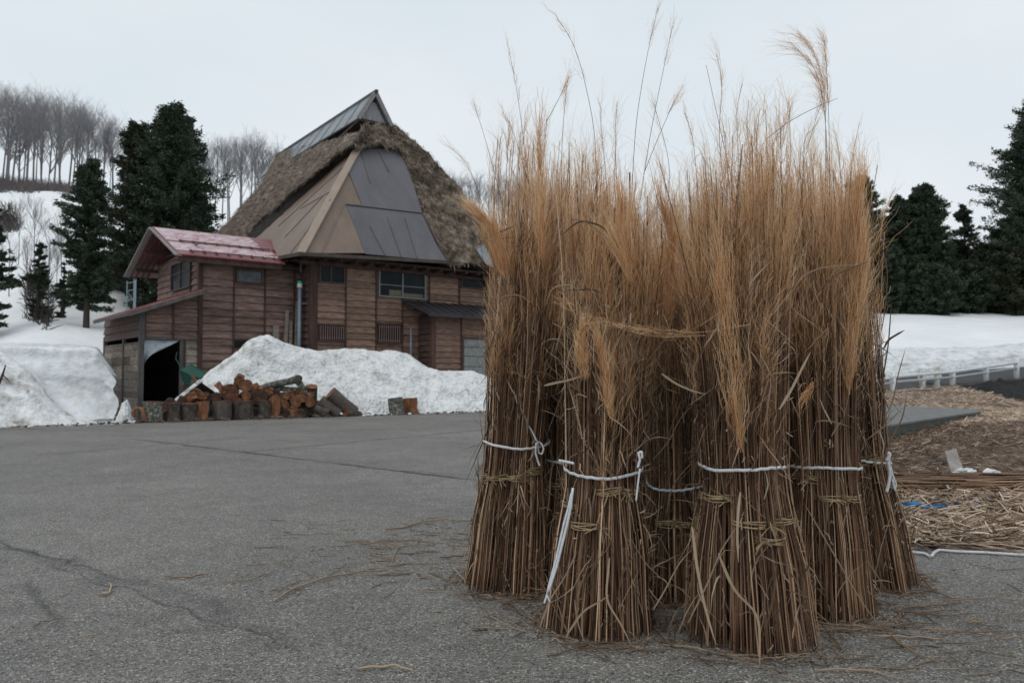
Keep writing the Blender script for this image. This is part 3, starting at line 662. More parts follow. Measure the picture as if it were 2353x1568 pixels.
def edge_at(x, gap=.0):
    n = np.array([-dd[1], dd[0], 0]); P0 = Pa+n*gap; d = ray(x, 862+50); d[2] = 0
    A = np.array([[d[0], -dd[0]], [d[1], -dd[1]]]); s = np.linalg.solve(A, P0[:2]); return np.array([d[0]*s[0], d[1]*s[0], 0.])
pile('snow_pile', 'large pile of old snow between the thatched house and the parking lot', [(392, 950), (405, 925), (440, 893), (480, 850), (510, 828), (545, 805), (570, 785), (590, 772), (612, 763), (635, 776), (680, 795), (720, 803), (790, 802), (850, 803), (905, 804), (940, 812), (965, 832), (990, 848), (1040, 851), (1085, 852), (1115, 862), (1150, 880), (1200, 890), (1300, 905), (1380, 915), (1440, 925)],
     lambda x: edge_at(x, float(np.interp(x, [392, 440, 780, 840], [1.3, 2.0, 1.9, .35]))), 2.3, snow, 1, dist=lambda x: 3.0-float(np.interp(x, [392, 440, 780, 840], [1.0, 1.75, 1.7, .4]))-.8*min(max((x-900)/300, 0), 1))
pile('snow_pile', 'dirty ploughed snow heap in front left of the cut snow wall', [(-420, 830), (-200, 800), (-60, 810), (0, 806), (40, 830), (75, 850), (100, 885), (112, 905), (135, 930), (170, 955), (230, 968), (262, 974)],
     lambda x: edge_at(x, .15), 2.0, snow_dirty, 4, dist=lambda x: 1.8-.9*min(max(x/260, 0), 1), dz=.25)
pile('snow_pile', 'small pointed snow lump against the shed corner', [(262, 975), (270, 950), (280, 922), (288, 912), (296, 925), (305, 958), (312, 972)],
     lambda x: edge_at(x, .5), .6, snow, 6, dist=.5, nu=40, nv=24, dz=.06)
# snow bank cut vertically behind the heap
def cutbank():
    rows = []; xs_ = np.linspace(-500, 262, 130)
    for x in xs_:
        B = edge_at(x, 1.6); yt = interp_px(x, [(-500, 770), (0, 793), (60, 792), (120, 796), (200, 800), (262, 812)]); ct = 3.2
        T = at(x, yt, B[1]+.8); K = at(x, yt, B[1]+7); cut = []
        drop = interp_px(x, [(-500, 0), (225, 0), (262, .35)])
        for j in range(34):
            t = j/33
            if t < .6:
                s = t/.6; P = B*(1-s)+T*s; P[2] = T[2]*(1-drop)*(s**.85)
                P = P+np.array([0, .75*(1-s)*s*2-.35*math.exp(-((s-.62)/.16)**2), 0])
            else: s = (t-.6)/.4; P = T*(1-s)+K*s; P[2] = T[2]*(1-drop)+.3*s
            e = fbm(tuple(P*.8), 4, 9)*.18+fbm(tuple(P*3.5), 3, 3)*.07
            cut.append(P+np.array([0, -e*min(1, t*5), e*.4]))
        rows.append(cut)
    o = np_mesh('snow_bank', np.array(rows).reshape(-1, 3), gridfaces(130, 34), snow_cut, smooth=True)
    tag(o, 'tall snow bank cut into a vertical wall left of the shed', 'snow bank')
cutbank()

# ------------------------------------------------------------------ firewood
def log_thing(name, P0, P1, r, label, bark=logbark, cut=woodcut, group='logs of the firewood pile', flat=0, cat='log', n=18, seed=0, taper=.95):
    P0 = np.asarray(P0, float); P1 = np.asarray(P1, float)
    t = thing(name, tuple(P0), label, cat, group)
    rr = random.Random(seed*17+3); ax = unit(P1-P0); ref = unit(np.cross(ax, [.3, .5, .81])); y = np.cross(ax, ref)
    ph = [rr.uniform(0, 6.3) for _ in range(4)]
    def rad(a, s): return r*(1+.07*math.sin(2*a+ph[0])+.05*math.sin(3*a+ph[1]+s*2)+.03*math.sin(7*a+ph[2]+s*5))*(1+(taper-1)*s)
    K = 9; V = []
    for i in range(K):
        s = i/(K-1); c = P0+(P1-P0)*s+ref*r*.05*math.sin(s*3+ph[3])
        for j in range(n):
            a = 2*math.pi*j/n; q = rad(a, s)
            u_, v_ = math.cos(a)*q, math.sin(a)*q
            if flat: v_ = min(v_, r*flat)
            V.append(c+ref*u_+y*v_)
    F = [(i*n+j, i*n+(j+1) % n, (i+1)*n+(j+1) % n, (i+1)*n+j) for i in range(K-1) for j in range(n)]
    mb = MB(); mb.add(V, F); mb.build('bark', bark, t, smooth=True)
    for e in (0, K-1):
        ring = V[e*n:(e+1)*n]; c = sum(ring)/n; sgn = -1 if e == 0 else 1; W_ = []
        W_ += [c+(p-c)*.995+ax*sgn*.006 for p in ring]+[c+(p-c)*.55+ax*sgn*(.008+rr.uniform(-.004, .01)) for p in ring]+[c+ax*sgn*.004]
        F2 = [(j, (j+1) % n, n+(j+1) % n, n+j) for j in range(n)]+[(n+j, n+(j+1) % n, 2*n) for j in range(n)]
        mb = MB(); mb.add(W_, F2); mb.build('cut_end', cut, t)
    return t
def split_log(P0, P1, w, d, label, seed=0, bark=logbark):
    P0 = np.asarray(P0, float); P1 = np.asarray(P1, float); t = thing('split_log', tuple(P0), label, 'split log', 'logs of the firewood pile')
    rr = random.Random(seed); ax = unit(P1-P0); X = unit(np.cross(ax, [0, 1, .02])); Yv = np.cross(X, ax); Yv = Yv if Yv[1] > 0 else -Yv
    prof = [(-.5, -.06), (-.2, -.12), (.1, -.10), (.35, -.14), (.5, -.04)]; back = [(.48, .35), (.25, .8), (-.1, .95), (-.42, .6)]
    K = 10; V = []; pr_ = prof+back
    for i in range(K):
        s = i/(K-1); c = P0+(P1-P0)*s
        for (a, b) in pr_: V.append(c+X*(a*w*(1+.10*math.sin(s*4+seed+a*5))+.012*math.sin(s*9+seed))+Yv*(b*d+.015*math.sin(s*7+a*9)))
    n = len(pr_)
    mb = MB(); mb.add(V, [(i*n+j, i*n+j+1, (i+1)*n+j+1, (i+1)*n+j) for i in range(K-1) for j in range(4)]+[list(range(n))[::-1], list(range((K-1)*n, K*n))])
    mb.build('split_face', woodsplit, t)
    mb = MB(); mb.add(V, [(i*n+j, i*n+(j+1) % n, (i+1)*n+(j+1) % n, (i+1)*n+j) for i in range(K-1) for j in range(4, n)]); mb.build('bark', bark, t, smooth=True)
    return t
def LV(cx, cy): return ((450+cx/2.614)*.61895, (1250+cy/2.614)*.61895)
def log_front(cx): return edge_at(LV(cx, 0)[0], .28)
k = 0
for (c0, c1, ytop, bk, lab) in ((175, 360, 628, lichen, 'thick mottled stump with snowy white bark at the left end of the woodpile'), (385, 540, 640, logbark, 'dark stump standing right of the snowy barked stump'),
                                (552, 706, 648, logbark, 'mossy black stump with a flat pale top, left of the orange split log'), (857, 1025, 622, greybark, 'smooth grey stump right of the leftmost orange split log'),
                                (1065, 1255, 622, logbark, 'widest dark stump standing in the middle of the woodpile'), (1305, 1428, 618, logbark, 'narrow dark stump left of the second orange split log')):
    a = log_front((c0+c1)/2); r = (c1-c0)/2/2.614*.61895*a[1]/FPX; a = a+np.array([0, r, 0]); yv = LV(0, ytop)[1]; tp = at(LV((c0+c1)/2, 0)[0], yv, a[1]+.0)
    log_thing('stump', a, (a[0]+.01, a[1], tp[2]), r, lab, bark=bk, seed=k, taper=1.0, cat='stump', n=22, cut=woodsplit if 'pale top' in lab else woodcut); k += 1
for (c0, c1, yt, lab) in ((722, 845, 626, 'bright orange split log standing upright between a black and a grey stump'), (1437, 1535, 590, 'bright orange split log standing at the right end of the upright row')):
    a = log_front((c0+c1)/2)+np.array([0, .05, 0]); w_ = (c1-c0)/2.614*.61895*a[1]/FPX; tp = at(LV((c0+c1)/2, 0)[0], LV(0, yt)[1], a[1])
    split_log(a, (a[0], a[1], tp[2]), w_, .25, lab, seed=k); k += 1
# curled orange hollow piece
a = log_front(175); mb = MB(); c = a+np.array([-.07, .1, .24])
mb.tube([c+np.array([.13*math.cos(t_), 0, .12*math.sin(t_)]) for t_ in np.linspace(3.9, -.2, 12)]+[a+np.array([.1, .1, .1]), a+np.array([.12, .1, 0])], [.045]*12+[.07, .085], 8)
o = mb.build('curled_wood', woodsplit, smooth=True); tag(o, 'curled orange piece of wood with a hole in front of the snowy stump', 'wood piece', 'logs of the firewood pile')
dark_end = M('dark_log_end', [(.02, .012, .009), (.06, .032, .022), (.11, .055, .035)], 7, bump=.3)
# stacked logs, ends towards the lot
def end_log(cx, cy, rp, depth, ln, lab, dirx=.25, cut=woodcut, bark=logbark, zdrop=0, name='log', flat=0):
    global k
    x, y = LV(cx, cy); Y = log_front(cx)[1]+depth; c = at(x, y, Y); r = rp/2.614*.61895*Y/FPX
    d = unit(Wd*.9+U*dirx+ZZ*zdrop)
    log_thing(name, c, c+d*ln, r, lab, bark=bark, cut=cut, seed=k, flat=flat); k += 1
for a in ((1060, 545, 88, .55, .6, 'largest round log end on top of the woodpile'), (1205, 470, 62, .6, .55, 'orange log end perched highest, right of the largest round one'),
          (1335, 580, 82, .5, .6, 'broad reddish log end above the narrow dark stump'), (1210, 572, 46, .45, .5, 'small orange log end under the highest log'),
          (918, 582, 48, .5, .5, 'small dark red log end above the grey stump'), (825, 585, 52, .55, .5, 'dark log end above the leftmost orange split log'),
          (700, 628, 50, .6, .5, 'half hidden log end under the tilted board'), (590, 618, 42, .55, .4, 'pale log end just above the black mossy stump'),
          (1130, 640, 50, .4, .5, 'log end in the gap between the two middle stumps'), (1010, 650, 44, .4, .5, 'shadowed log end above the grey stump'),
          (1605, 572, 38, .5, .6, 'small round orange log end under the forked branch'), (1735, 548, 46, .6, .6, 'brown log end just below the fork of the branch'),
          (1692, 628, 54, .4, .6, 'orange cracked log end in the middle of the right stack'), (1832, 628, 50, .35, .6, 'glowing orange log end right of the cracked one'),
          (1672, 702, 44, .25, .5, 'lowest orange log end of the right stack'), (1762, 600, 34, .38, .5, 'thin log end between two larger orange ends'),
          (1500, 545, 44, .6, .5, 'dark log end above the second orange split log'), (1590, 655, 40, .35, .5, 'dull log end beside the second orange split log'),
          (1590, 740, 48, .12, .4, 'grey log end on the ground right of the second orange split log'), (1745, 740, 46, .2, .5, 'black log end at ground level in the right stack'),
          (470, 640, 46, .6, .4, 'dark log end behind the left stumps'), (410, 700, 40, .0, .3, 'small round log end low between the two left stumps')):
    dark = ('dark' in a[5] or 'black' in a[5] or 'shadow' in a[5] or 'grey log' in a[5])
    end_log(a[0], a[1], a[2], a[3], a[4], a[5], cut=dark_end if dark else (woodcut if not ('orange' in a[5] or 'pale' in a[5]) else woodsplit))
def lying(x0, y0, x1, y1, Y0, Y1, r, lab, bark=greybark, cut=woodcut, name='log', n=18):
    global k
    a = at(*LV(x0, y0), Y0); b = at(*LV(x1, y1), Y1); log_thing(name, a, b, r, lab, bark=bark, cut=cut, seed=k, n=n); k += 1
Y0 = log_front(1900)[1]
lying(2028, 545, 2255, 735, Y0+.25, Y0+.55, .225, 'big grey log slanting down to the right with a round orange end', cut=woodsplit)
lying(1850, 480, 1835, 640, Y0+.6, Y0+.75, .19, 'upright stub with a jagged orange top left of the big slanting log', bark=logbark, cut=woodsplit)
lying(1930, 620, 2110, 745, Y0+.15, Y0+.3, .19, 'mottled brown log lying under the big slanting log')
lying(1880, 700, 2010, 745, Y0+.0, Y0+.05, .16, 'black log lying at the front of the right stack', bark=logbark)
lying(2180, 735, 2310, 765, Y0+.2, Y0+.6, .14, 'short dark log at the right foot of the woodpile', bark=logbark)
lying(1560, 650, 1640, 760, Y0-.1, Y0+.1, .15, 'light grey log leaning beside the second orange split log')
for (cx0, cx1, cy, dz_, lab) in ((420, 800, 700, .75, 'dark filler log added behind the left stumps, lower one'), (560, 960, 650, .85, 'dark filler log added behind the orange split log, upper one'),
                            (820, 1260, 710, .8, 'dark filler log added behind the grey stump'), (980, 1420, 640, .9, 'dark filler log added under the largest round log end'),
                            (1250, 1640, 705, .8, 'dark filler log added behind the second orange split log'), (1300, 1700, 610, 1.0, 'dark filler log added under the forked branch'), (1600, 1980, 690, .9, 'dark filler log added behind the right stack')):
    lying(cx0, cy, cx1, cy-8, log_front(cx0)[1]+dz_, log_front(cx1)[1]+dz_, .24, lab, bark=logbark, cut=dark_end)  # level row added so the gaps between the stumps read dark
rr = random.Random(77)
for (cx, cy, dz_, lab) in ((760, 560, .5, 'rough split piece lying above the leftmost orange split log'), (960, 500, .7, 'split piece jammed left of the largest round log end'), (1140, 430, .75, 'jagged split piece leaning on the highest log'),
                           (1280, 500, .7, 'tilted split piece between the highest log and the broad reddish one'), (1400, 520, .6, 'flat split piece under the left end of the forked branch'), (1530, 600, .45, 'dark red split piece left of the small round orange end'),
                           (1660, 570, .5, 'split piece wedged between the round ends of the right stack'), (1800, 560, .5, 'slanting split piece below the jagged upright stub'), (1640, 745, .1, 'split piece on the ground in front of the right stack'), (660, 590, .55, 'pale split piece half under the tilted board')):
    x, y = LV(cx, cy); Y = log_front(cx)[1]+dz_; c = at(x, y, Y); d = unit(U*rr.uniform(-1, 1)+Wd*rr.uniform(-.5, .6)+ZZ*rr.uniform(-.6, .6))
    split_log(c-d*.2, c+d*.2, rr.uniform(.16, .26), rr.uniform(.1, .18), lab, seed=k); k += 1
# forked lichen branch on top
Yb = Y0+.35; t = thing('branch', tuple(at(*LV(1340, 490), Yb)), 'forked lichen covered branch lying across the top of the woodpile', 'branch')
mb = MB(); mb.tube([at(*LV(1330, 495), Yb), at(*LV(1480, 460), Yb), at(*LV(1640, 428), Yb), at(*LV(1720, 405), Yb)], [.06, .1, .11, .13], 10); mb.tube([at(*LV(1700, 415), Yb), at(*LV(1745, 470), Yb), at(*LV(1800, 560), Yb)], [.11, .09, .07], 10)
mb.tube([at(*LV(1400, 505), Yb+.1), at(*LV(1560, 500), Yb+.1), at(*LV(1750, 515), Yb+.1)], [.07, .08, .06], 9); mb.build('bark', lichen, t, smooth=True)
mb = MB(); mb.tube([at(*LV(1714, 405), Yb-.02), at(*LV(1722, 404), Yb-.14)], .11, 10); mb.build('cut_end', logbark, t)
# snow patch on the logs
mb = MB(); P = at(*LV(1680, 490), Yb+.55); mb.tube([P+U*x for x in (-.3, -.2, 0, .2, .3)], [.03, .12, .16, .12, .03], 10); o = mb.build('snow_clump', snow, smooth=True); tag(o, 'small clump of snow lying between the forked branch and the logs', 'snow')
# tilted dark board with snowy edge
Yc = log_front(700)[1]+.7; mb = MB(); A = at(*LV(535, 632), Yc); B = at(*LV(778, 440), Yc); C_ = at(*LV(900, 525), Yc+.3); D = at(*LV(640, 640), Yc+.3)
t = thing('tilted_board', tuple(A), 'dark board tilted on the woodpile with snow along its upper edge', 'board')
mb.slab([A, B, C_, D], unit(np.cross(B-A, D-A)), .05); mb.build('panel', blk_m, t)
mb = MB(); mb.bar(A+ZZ*.05, B+ZZ*.05, .16, .09); mb.build('snow_edge', snow, t)
# two stumps away to the right
def CV(cx, cy): return ((1000+cx/2.24)*.61895, (900+cy/2.24)*.61895)
x, y = CV(1056, 1430); a = onz(x, y, 0)+np.array([0, .12, 0]); b = at(*CV(1045, 1290), a[1]); log_thing('stump', a, b, .265*.8, 'lichen covered stump leaning left beside an orange split log in front of the snow', bark=lichen, seed=71, cat='stump', n=22, cut=woodcut, taper=1)
x, y = CV(1170, 1424); a = onz(x, y, 0)+np.array([0, .1, 0]); b = at(*CV(1165, 1292), a[1]); split_log(a, (b[0], b[1], b[2]), .50, .3, 'orange brown split log standing alone right of the lichen stump', seed=5)
# green wheelbarrow tipped by the shed
def GV(cx, cy): return ((300+cx/1.96)*.61895, (800+cy/1.96)*.61895)
Yg = 24.2; t = thing('tipped_tub', tuple(at(*GV(820, 1200), Yg)), 'dark green plastic tub tipped over beside the shed doorway', 'tub')
fr = [GV(725, 1120), GV(800, 1085), GV(925, 1160), GV(880, 1205), GV(800, 1190), GV(790, 1230), GV(740, 1190)]
A, B, C_, D = at(*GV(722, 1125), Yg), at(*GV(800, 1085), Yg), at(*GV(930, 1160), Yg-.1), at(*GV(868, 1210), Yg-.25)
nrm = unit(np.cross(B-A, C_-A))
mb = MB(); dn = np.array([.0, .45, -.35])
mb.slab([A, B, C_, D+np.array([0, 0, .12])], nrm, .03); E1, E2 = at(*GV(790, 1240), Yg+.1), at(*GV(735, 1195), Yg+.2)
mb.slab([A, E2, E1, (A+D)/2+ZZ*.0], unit(np.cross(E2-A, E1-A)), .03); mb.slab([B, C_, C_+dn, B+dn], unit(np.cross(C_-B, dn)), .03)
mb.bar(A, B, .05, .05); mb.bar(B, C_, .05, .05); mb.bar(C_, D+ZZ*.12, .05, .05); mb.build('tub_shell', greenp, t)
mb = MB(); mb.bar(at(*GV(815, 1170), Yg-.2), at(*GV(870, 1215), Yg-.2), .06, .04); mb.build('handle', woodsplit, t)
mb = MB(); mb.tube([at(*GV(700, 990), Yg+.2), at(*GV(690, 1040), Yg+.2), at(*GV(735, 1110), Yg+.2)], .02, 6); mb.build('frame', greenp, t)

# ------------------------------------------------------------------ pole structure and post left of the shed
def tz(x, Yd): P = at(x, 800, Yd); return terrain_z(P[0], Yd)
t = thing('lattice_mast', tuple(at(310, 700, 40)), 'pale blue steel lattice mast seen between the cedar and the shed roof', 'mast')
mb = MB(); a = at(310, 640, 40); b = at(292, 645, 40)
mb.tube([np.array([a[0], 40, -.3]), a], .07, 8); mb.tube([np.array([b[0], 40, -.3]), b], .03, 6)
for yy in (650, 668, 690): mb.bar(at(292, yy, 40), at(310, yy-3, 40), .04, .04)
mb.bar(at(292, 668, 40), at(310, 695, 40), .03, .03); mb.build('mast_steel', M('pale_blue_steel', [(.32, .40, .46), (.42, .5, .56)], 4, bump=0), t)

# ------------------------------------------------------------------ trees
def cedar(x, ytop, Yd, halfw, label, seed, ybase=None, zlow=.12, dens=1., mat=cedar_m, sz=.24, gap=0., group='cedar trees'):
    """x,ytop px at depth Yd, halfw px"""
    r = np.random.default_rng(seed); top = at(x, ytop, Yd); X = top[0]; z0 = terrain_z(X, Yd)-.2; Ht = top[2]-z0; R = halfw*Yd/FPX
    t = thing('cedar_tree', (X, Yd, z0), label, 'cedar tree', group)
    lean = r.normal(0, .015, 2)
    nb = int(330*dens*max(Ht/14, .5)); s = .955*r.uniform(zlow, 1, nb)**.9
    prof = np.minimum(1, (1-s)*2.1+.03)**.75*(.72+.28*np.clip(s/.35, 0, 1))
    ph = r.uniform(0, 6.28, 3)
    az = r.uniform(0, 2*np.pi, nb)
    lob = 1+.24*np.sin(s*11+ph[0]+3*az)+.2*np.sin(s*23+ph[1]-5*az)
    Lb = R*prof*lob*r.uniform(.45, 1.18, nb)
    zb = z0+s*Ht
    nc = 11; tt = np.linspace(.22, 1, nc)[None, :]*np.ones((nb, 1))
    up = r.uniform(.1, .75, nb)
    cx = X+lean[0]*s[:, None]*Ht+np.cos(az)[:, None]*Lb[:, None]*tt; cy = Yd+lean[1]*s[:, None]*Ht+np.sin(az)[:, None]*Lb[:, None]*tt
    cz = zb[:, None]+Lb[:, None]*(up[:, None]*tt-.35*tt**2+.15*tt**4)
    Cc = np.stack([cx, cy, cz], 2).reshape(-1, 3)
    keep = r.random(len(Cc)) > gap; Cc = Cc[keep]
    m = 26; n = len(Cc)*m; sz = sz*.5; OUT = np.repeat(np.stack([np.cos(az), np.sin(az), up*.8], 1), nc, 0)[keep]
    P = np.repeat(Cc, m, 0)+r.normal(0, 1, (n, 3))*np.array([.24, .24, .26])*R*.20*min(1, 3/R)
    d1 = unit(r.normal(0, .75, (n, 3))+np.repeat(OUT, m, 0)); d2 = unit(np.cross(d1, r.normal(0, 1, (n, 3))))
    L1 = sz*r.uniform(.5, 1.25, (n, 1)); L2 = L1*r.uniform(.2, .42, (n, 1))
    V = np.stack([P-d1*L1-d2*L2*.3, P-d2*L2, P+d1*L1, P+d2*L2], 1).reshape(-1, 3)
    c = np.repeat(np.repeat(r.uniform(.1, .9, len(Cc)), m)*.7+r.uniform(0, .3, n), 4)
    a = np.arange(n)[:, None]*4+np.arange(4)[None, :]
    np_mesh('crown', V, a, mat, t, attr=c)
    mb = MB(); rt = max(.12, Ht*.018)
    mb.tube([(X, Yd, z0), (X+lean[0]*Ht*.5, Yd+lean[1]*Ht*.5, z0+Ht*.5), (X+lean[0]*Ht, Yd+lean[1]*Ht, z0+Ht*.97)], [rt, rt*.6, rt*.1], 8)
    for i in r.choice(nb, min(nb, 60), replace=False):
        base = np.array([X+lean[0]*s[i]*Ht, Yd+lean[1]*s[i]*Ht, zb[i]]); q = [base]+[np.array([base[0]+math.cos(az[i])*Lb[i]*f, base[1]+math.sin(az[i])*Lb[i]*f, zb[i]+Lb[i]*(up[i]*f-.35*f*f+.15*f**4)]) for f in (.4, .75)]
        mb.tube(q, [rt*.22, rt*.15, rt*.07], 4, cap=False)
    mb.build('trunk', cbark, t)
    return t
for a in ((207, 352, 38, 62, 'narrow dark cedar at the left with bare lower trunk, beside the shed', 11, .10, 1.1, cedar_m, .20, .12),
          (318, 272, 44, 78, 'broad brownish cedar between the narrow cedar and the tallest cedar', 12, .1, 1.3, cedar_b, .22, .08),
          (396, 236, 44, 92, 'tallest dense cedar behind the red shed roof', 13, .08, 1.5, cedar_m, .22, .04),
          (425, 256, 46, 62, 'cedar crowded against the right side of the tallest cedar', 14, .08, 1.2, cedar_m, .22, .05),
          (478, 436, 47, 26, 'low cedar peeping out between the tallest cedar and the thatched roof', 15, .1, .8, cedar_m, .18, .15),
          (-22, 440, 36, 46, 'cedar cut off by the left edge of the picture', 16, .05, 1.0, cedar_m, .2, .1),
          (146, 600, 40, 16, 'small young cedar left of the narrow dark cedar', 17, .05, .35, cedar_m, .13, .1),
          (90, 545, 39, 24, 'small thin conifer standing alone on the lower snow slope', 19, .0, .5, cedar_m, .14, .35),
          (262, 590, 46, 60, 'shadowy low cedar behind the lattice mast', 18, .02, 1.0, cedar_m, .2, .05)):
    cedar(a[0], a[1], a[2], a[3], a[4], a[5], zlow=a[6], dens=a[7], mat=a[8], sz=a[9], gap=a[10], group='cedars left of the house')
for a in ((2396, 215, 76, 116, 'very tall open cedar at the right edge of the picture', 31, .05, 1.9, cedar_m, .34, .12),
          (2122, 414, 80, 52, 'pointed dark cedar, highest of the middle group right of the reeds', 32, .03, 1.5, cedar_m, .34, .03),
          (2092, 436, 82, 40, 'slim cedar just left of the pointed one', 33, .03, 1.1, cedar_m, .32, .05),
          (2058, 445, 80, 44, 'cedar with ragged crown nearest the right side of the reed stooks', 34, .03, 1.2, cedar_m, .32, .08),
          (1982, 398, 78, 54, 'cedar mostly hidden behind the top of the right-hand reed stooks', 35, .03, 1.3, cedar_m, .32, .08),
          (2216, 462, 84, 40, 'thin cedar with a see-through tufted top', 36, .03, .55, cedar_m, .3, .3),
          (2175, 560, 86, 60, 'low cedar filling the gap between the pointed and the see-through cedar', 37, .0, 1.4, cedar_m, .34, .03),
          (2262, 560, 80, 60, 'rounded cedar between the see-through cedar and the tall edge cedar', 38, .0, 1.4, cedar_b, .34, .03),
          (2320, 500, 80, 70, 'bushy cedar at the foot of the tall edge cedar', 39, .0, 1.5, cedar_b, .34, .05),
          (2225, 600, 78, 55, 'short dark cedar right above the snow field crest', 40, .0, 1.4, cedar_m, .32, .02),
          (2090, 590, 78, 60, 'short wide cedar at the snow field crest beside the reeds', 41, .0, 1.5, cedar_m, .32, .02),
          (2030, 560, 78, 50, 'short cedar hidden behind the reed stooks edge', 42, .0, 1.2, cedar_m, .32, .03),
          (2150, 610, 76, 50, 'lowest cedar of the row on the snow field crest', 43, .0, 1.3, cedar_m, .32, .02),
          (2360, 560, 76, 80, 'dense cedar at the lower right edge of the tree row', 44, .0, 1.6, cedar_b, .34, .03),
          (1900, 520, 82, 70, 'cedar seen only through gaps in the reed plumes', 45, .0, 1.2, cedar_m, .34, .03)):
    cedar(a[0], a[1], a[2], a[3], a[4], a[5], zlow=a[6], dens=a[7], mat=a[8], sz=a[9], gap=a[10], group='cedars beyond the snow field')

def bare_tree_data(seed, Ht, spread, fork=.42, levels=4):
    rr = random.Random(seed); A = MB(); B = MB()
    def grow(P, d, L, r, lv):
        n = 4; pts = [P]; dd_ = d
        for i in range(n):
            g_ = .03 if lv == 0 else .11; dd_ = unit(dd_+np.array([rr.gauss(0, g_), rr.gauss(0, g_), rr.gauss(0, .04)+.05]))
            pts.append(pts[-1]+dd_*L/n)
        (A if lv <= 1 else B).tube(pts, [r*(1-.45*i/n) for i in range(n+1)], 6 if lv == 0 else (4 if lv == 1 else 3), cap=False)
        if lv >= levels: return
        nch = {0: 13, 1: 7, 2: 5, 3: 5}[lv] if lv < 4 else 3
        for c in range(nch):
            s = rr.uniform(fork, 1.0) if lv == 0 else rr.uniform(.25, 1.0)
            i = min(int(s*n), n-1); f = s*n-i; Q = pts[i]*(1-f)+pts[i+1]*f
            az = rr.uniform(0, 6.283); tilt = rr.uniform(.35, .8)*spread
            base = unit(pts[i+1]-pts[i]); e1 = unit(np.cross(base, [.21, .9, .3])); e2 = np.cross(base, e1)
            nd = unit(base*math.cos(tilt)+(e1*math.cos(az)+e2*math.sin(az))*math.sin(tilt)+np.array([0, 0, .18]))
            grow(Q, nd, L*rr.uniform(.36, .56)*(1.0 if lv else (1.15-s*.5)), r*(1-.45*s)*(.5 if lv == 0 else .55), lv+1)
    grow(np.zeros(3), np.array([0, 0, 1.]), Ht*.80, Ht*.0068+.02, 0)
    return A, B
protos = []
for s_ in range(6):
    A, B = bare_tree_data(100+s_, 11, (1.0, .85, 1.1, .8, .95, 1.05)[s_], fork=(.38, .45, .35, .5, .4, .42)[s_])
    ta = thing('bare_tree', (0, 0, 0), 'x', 'bare tree'); A.build('trunk', bbark, ta); B.build('branches', twig_m, ta); protos.append(ta)
used = set()
def bare(x, ytop, ybase, Yd, label, group, seed, sxy=1.):
    P = at(x, ybase, Yd); zt_ = at(x, ytop, Yd)[2]; z0 = min(P[2], terrain_z(P[0], Yd)) ; z0 = terrain_z(P[0], Yd)-.1
    s = max(zt_-z0, 2)/11.2; i = seed % 6; rr = random.Random(seed); pr_ = protos[i]
    if i in used:
        r_ = pr_.copy(); COL.objects.link(r_)
        for ch in list(pr_.children): c = ch.copy(); COL.objects.link(c); c.parent = r_
    else: r_ = pr_; used.add(i)
    r_.location = (P[0], Yd, z0); r_.scale = (s*sxy, s*sxy, s); r_.rotation_euler = (0, 0, rr.uniform(0, 6.28)); tag(r_, label, 'bare tree', group)
GL = 'bare trees on the snowy hill left of the cedars'
rr = random.Random(9); sd_ = 0
topL = [(-60, 205), (0, 212), (40, 210), (100, 225), (165, 228), (200, 245), (240, 262), (280, 300), (330, 320), (460, 325), (520, 315), (600, 310), (632, 330), (680, 380), (1000, 385), (1060, 395), (1180, 400), (1300, 420)]
for x in np.r_[np.arange(-50, 300, 15)]:
    x = x+rr.uniform(-9, 9); Yd = rr.uniform(78, 98)
    bare(x, interp_px(x, topL)+abs(rr.gauss(0, 22)), 430, Yd, 'tall leafless tree in the grove on the crest of the snowy hill at upper left', GL, sd_, 1.0); sd_ += 1
for x in (12, 160, 205, 62, 120, 30, 95, 140, 235, 180, 262, 8, 48, 78):
    bare(x+rr.uniform(-3, 3), interp_px(x, topL)+2, 430, rr.uniform(80, 95), 'tall leafless tree in the grove on the crest of the snowy hill at upper left', GL, sd_, 1.15); sd_ += 1
for x in np.arange(455, 720, 13):
    x = x+rr.uniform(-5, 5); bare(x, interp_px(x, topL)+abs(rr.gauss(0, 12)), 520, rr.uniform(90, 99), 'leafless tree on the ridge between the tall cedars and the thatched roof', 'bare trees between the cedars and the house', sd_, 1.); sd_ += 1
for x in np.arange(985, 1290, 15):
    x = x+rr.uniform(-5, 5); bare(x, interp_px(x, topL)+abs(rr.gauss(0, 12)), 520, rr.uniform(92, 100), 'leafless tree on the ridge between the thatched roof and the reed plumes', 'bare trees right of the house', sd_, 1.); sd_ += 1
for x in np.arange(1310, 1880, 48):
    x = x+rr.uniform(-14, 14); bare(x, 440+abs(rr.gauss(0, 20)), 560, rr.uniform(80, 94), 'leafless tree on the snowy ridge seen only through the reed plumes', 'bare trees behind the reed plumes', sd_, 1.); sd_ += 1
for (x, yt, Yd, lab) in ((78, 440, 45, 'bare tree on the lower snow slope, nearest the left cedar'), (40, 455, 47, 'thin bare tree on the snow slope below the dark brushwood'), (140, 480, 46, 'slender bare sapling just left of the narrow cedar'),
                         (112, 500, 40, 'bare sapling standing in the middle of the lower snow slope'), (20, 520, 42, 'bare shrub like tree by the left edge of the picture'), (60, 540, 41, 'thin grey sapling beside the small conifer on the snow slope'), (130, 560, 43, 'small leafless sapling low on the snow slope near the narrow cedar'), (-8, 470, 50, 'tall thin bare tree cut by the left edge of the picture')):
    bare(x, yt, 700, Yd, lab, None, sd_, .8); sd_ += 1
for i in range(6):
    if i not in used: [bpy.data.objects.remove(c) for c in list(protos[i].children)]; bpy.data.objects.remove(protos[i])
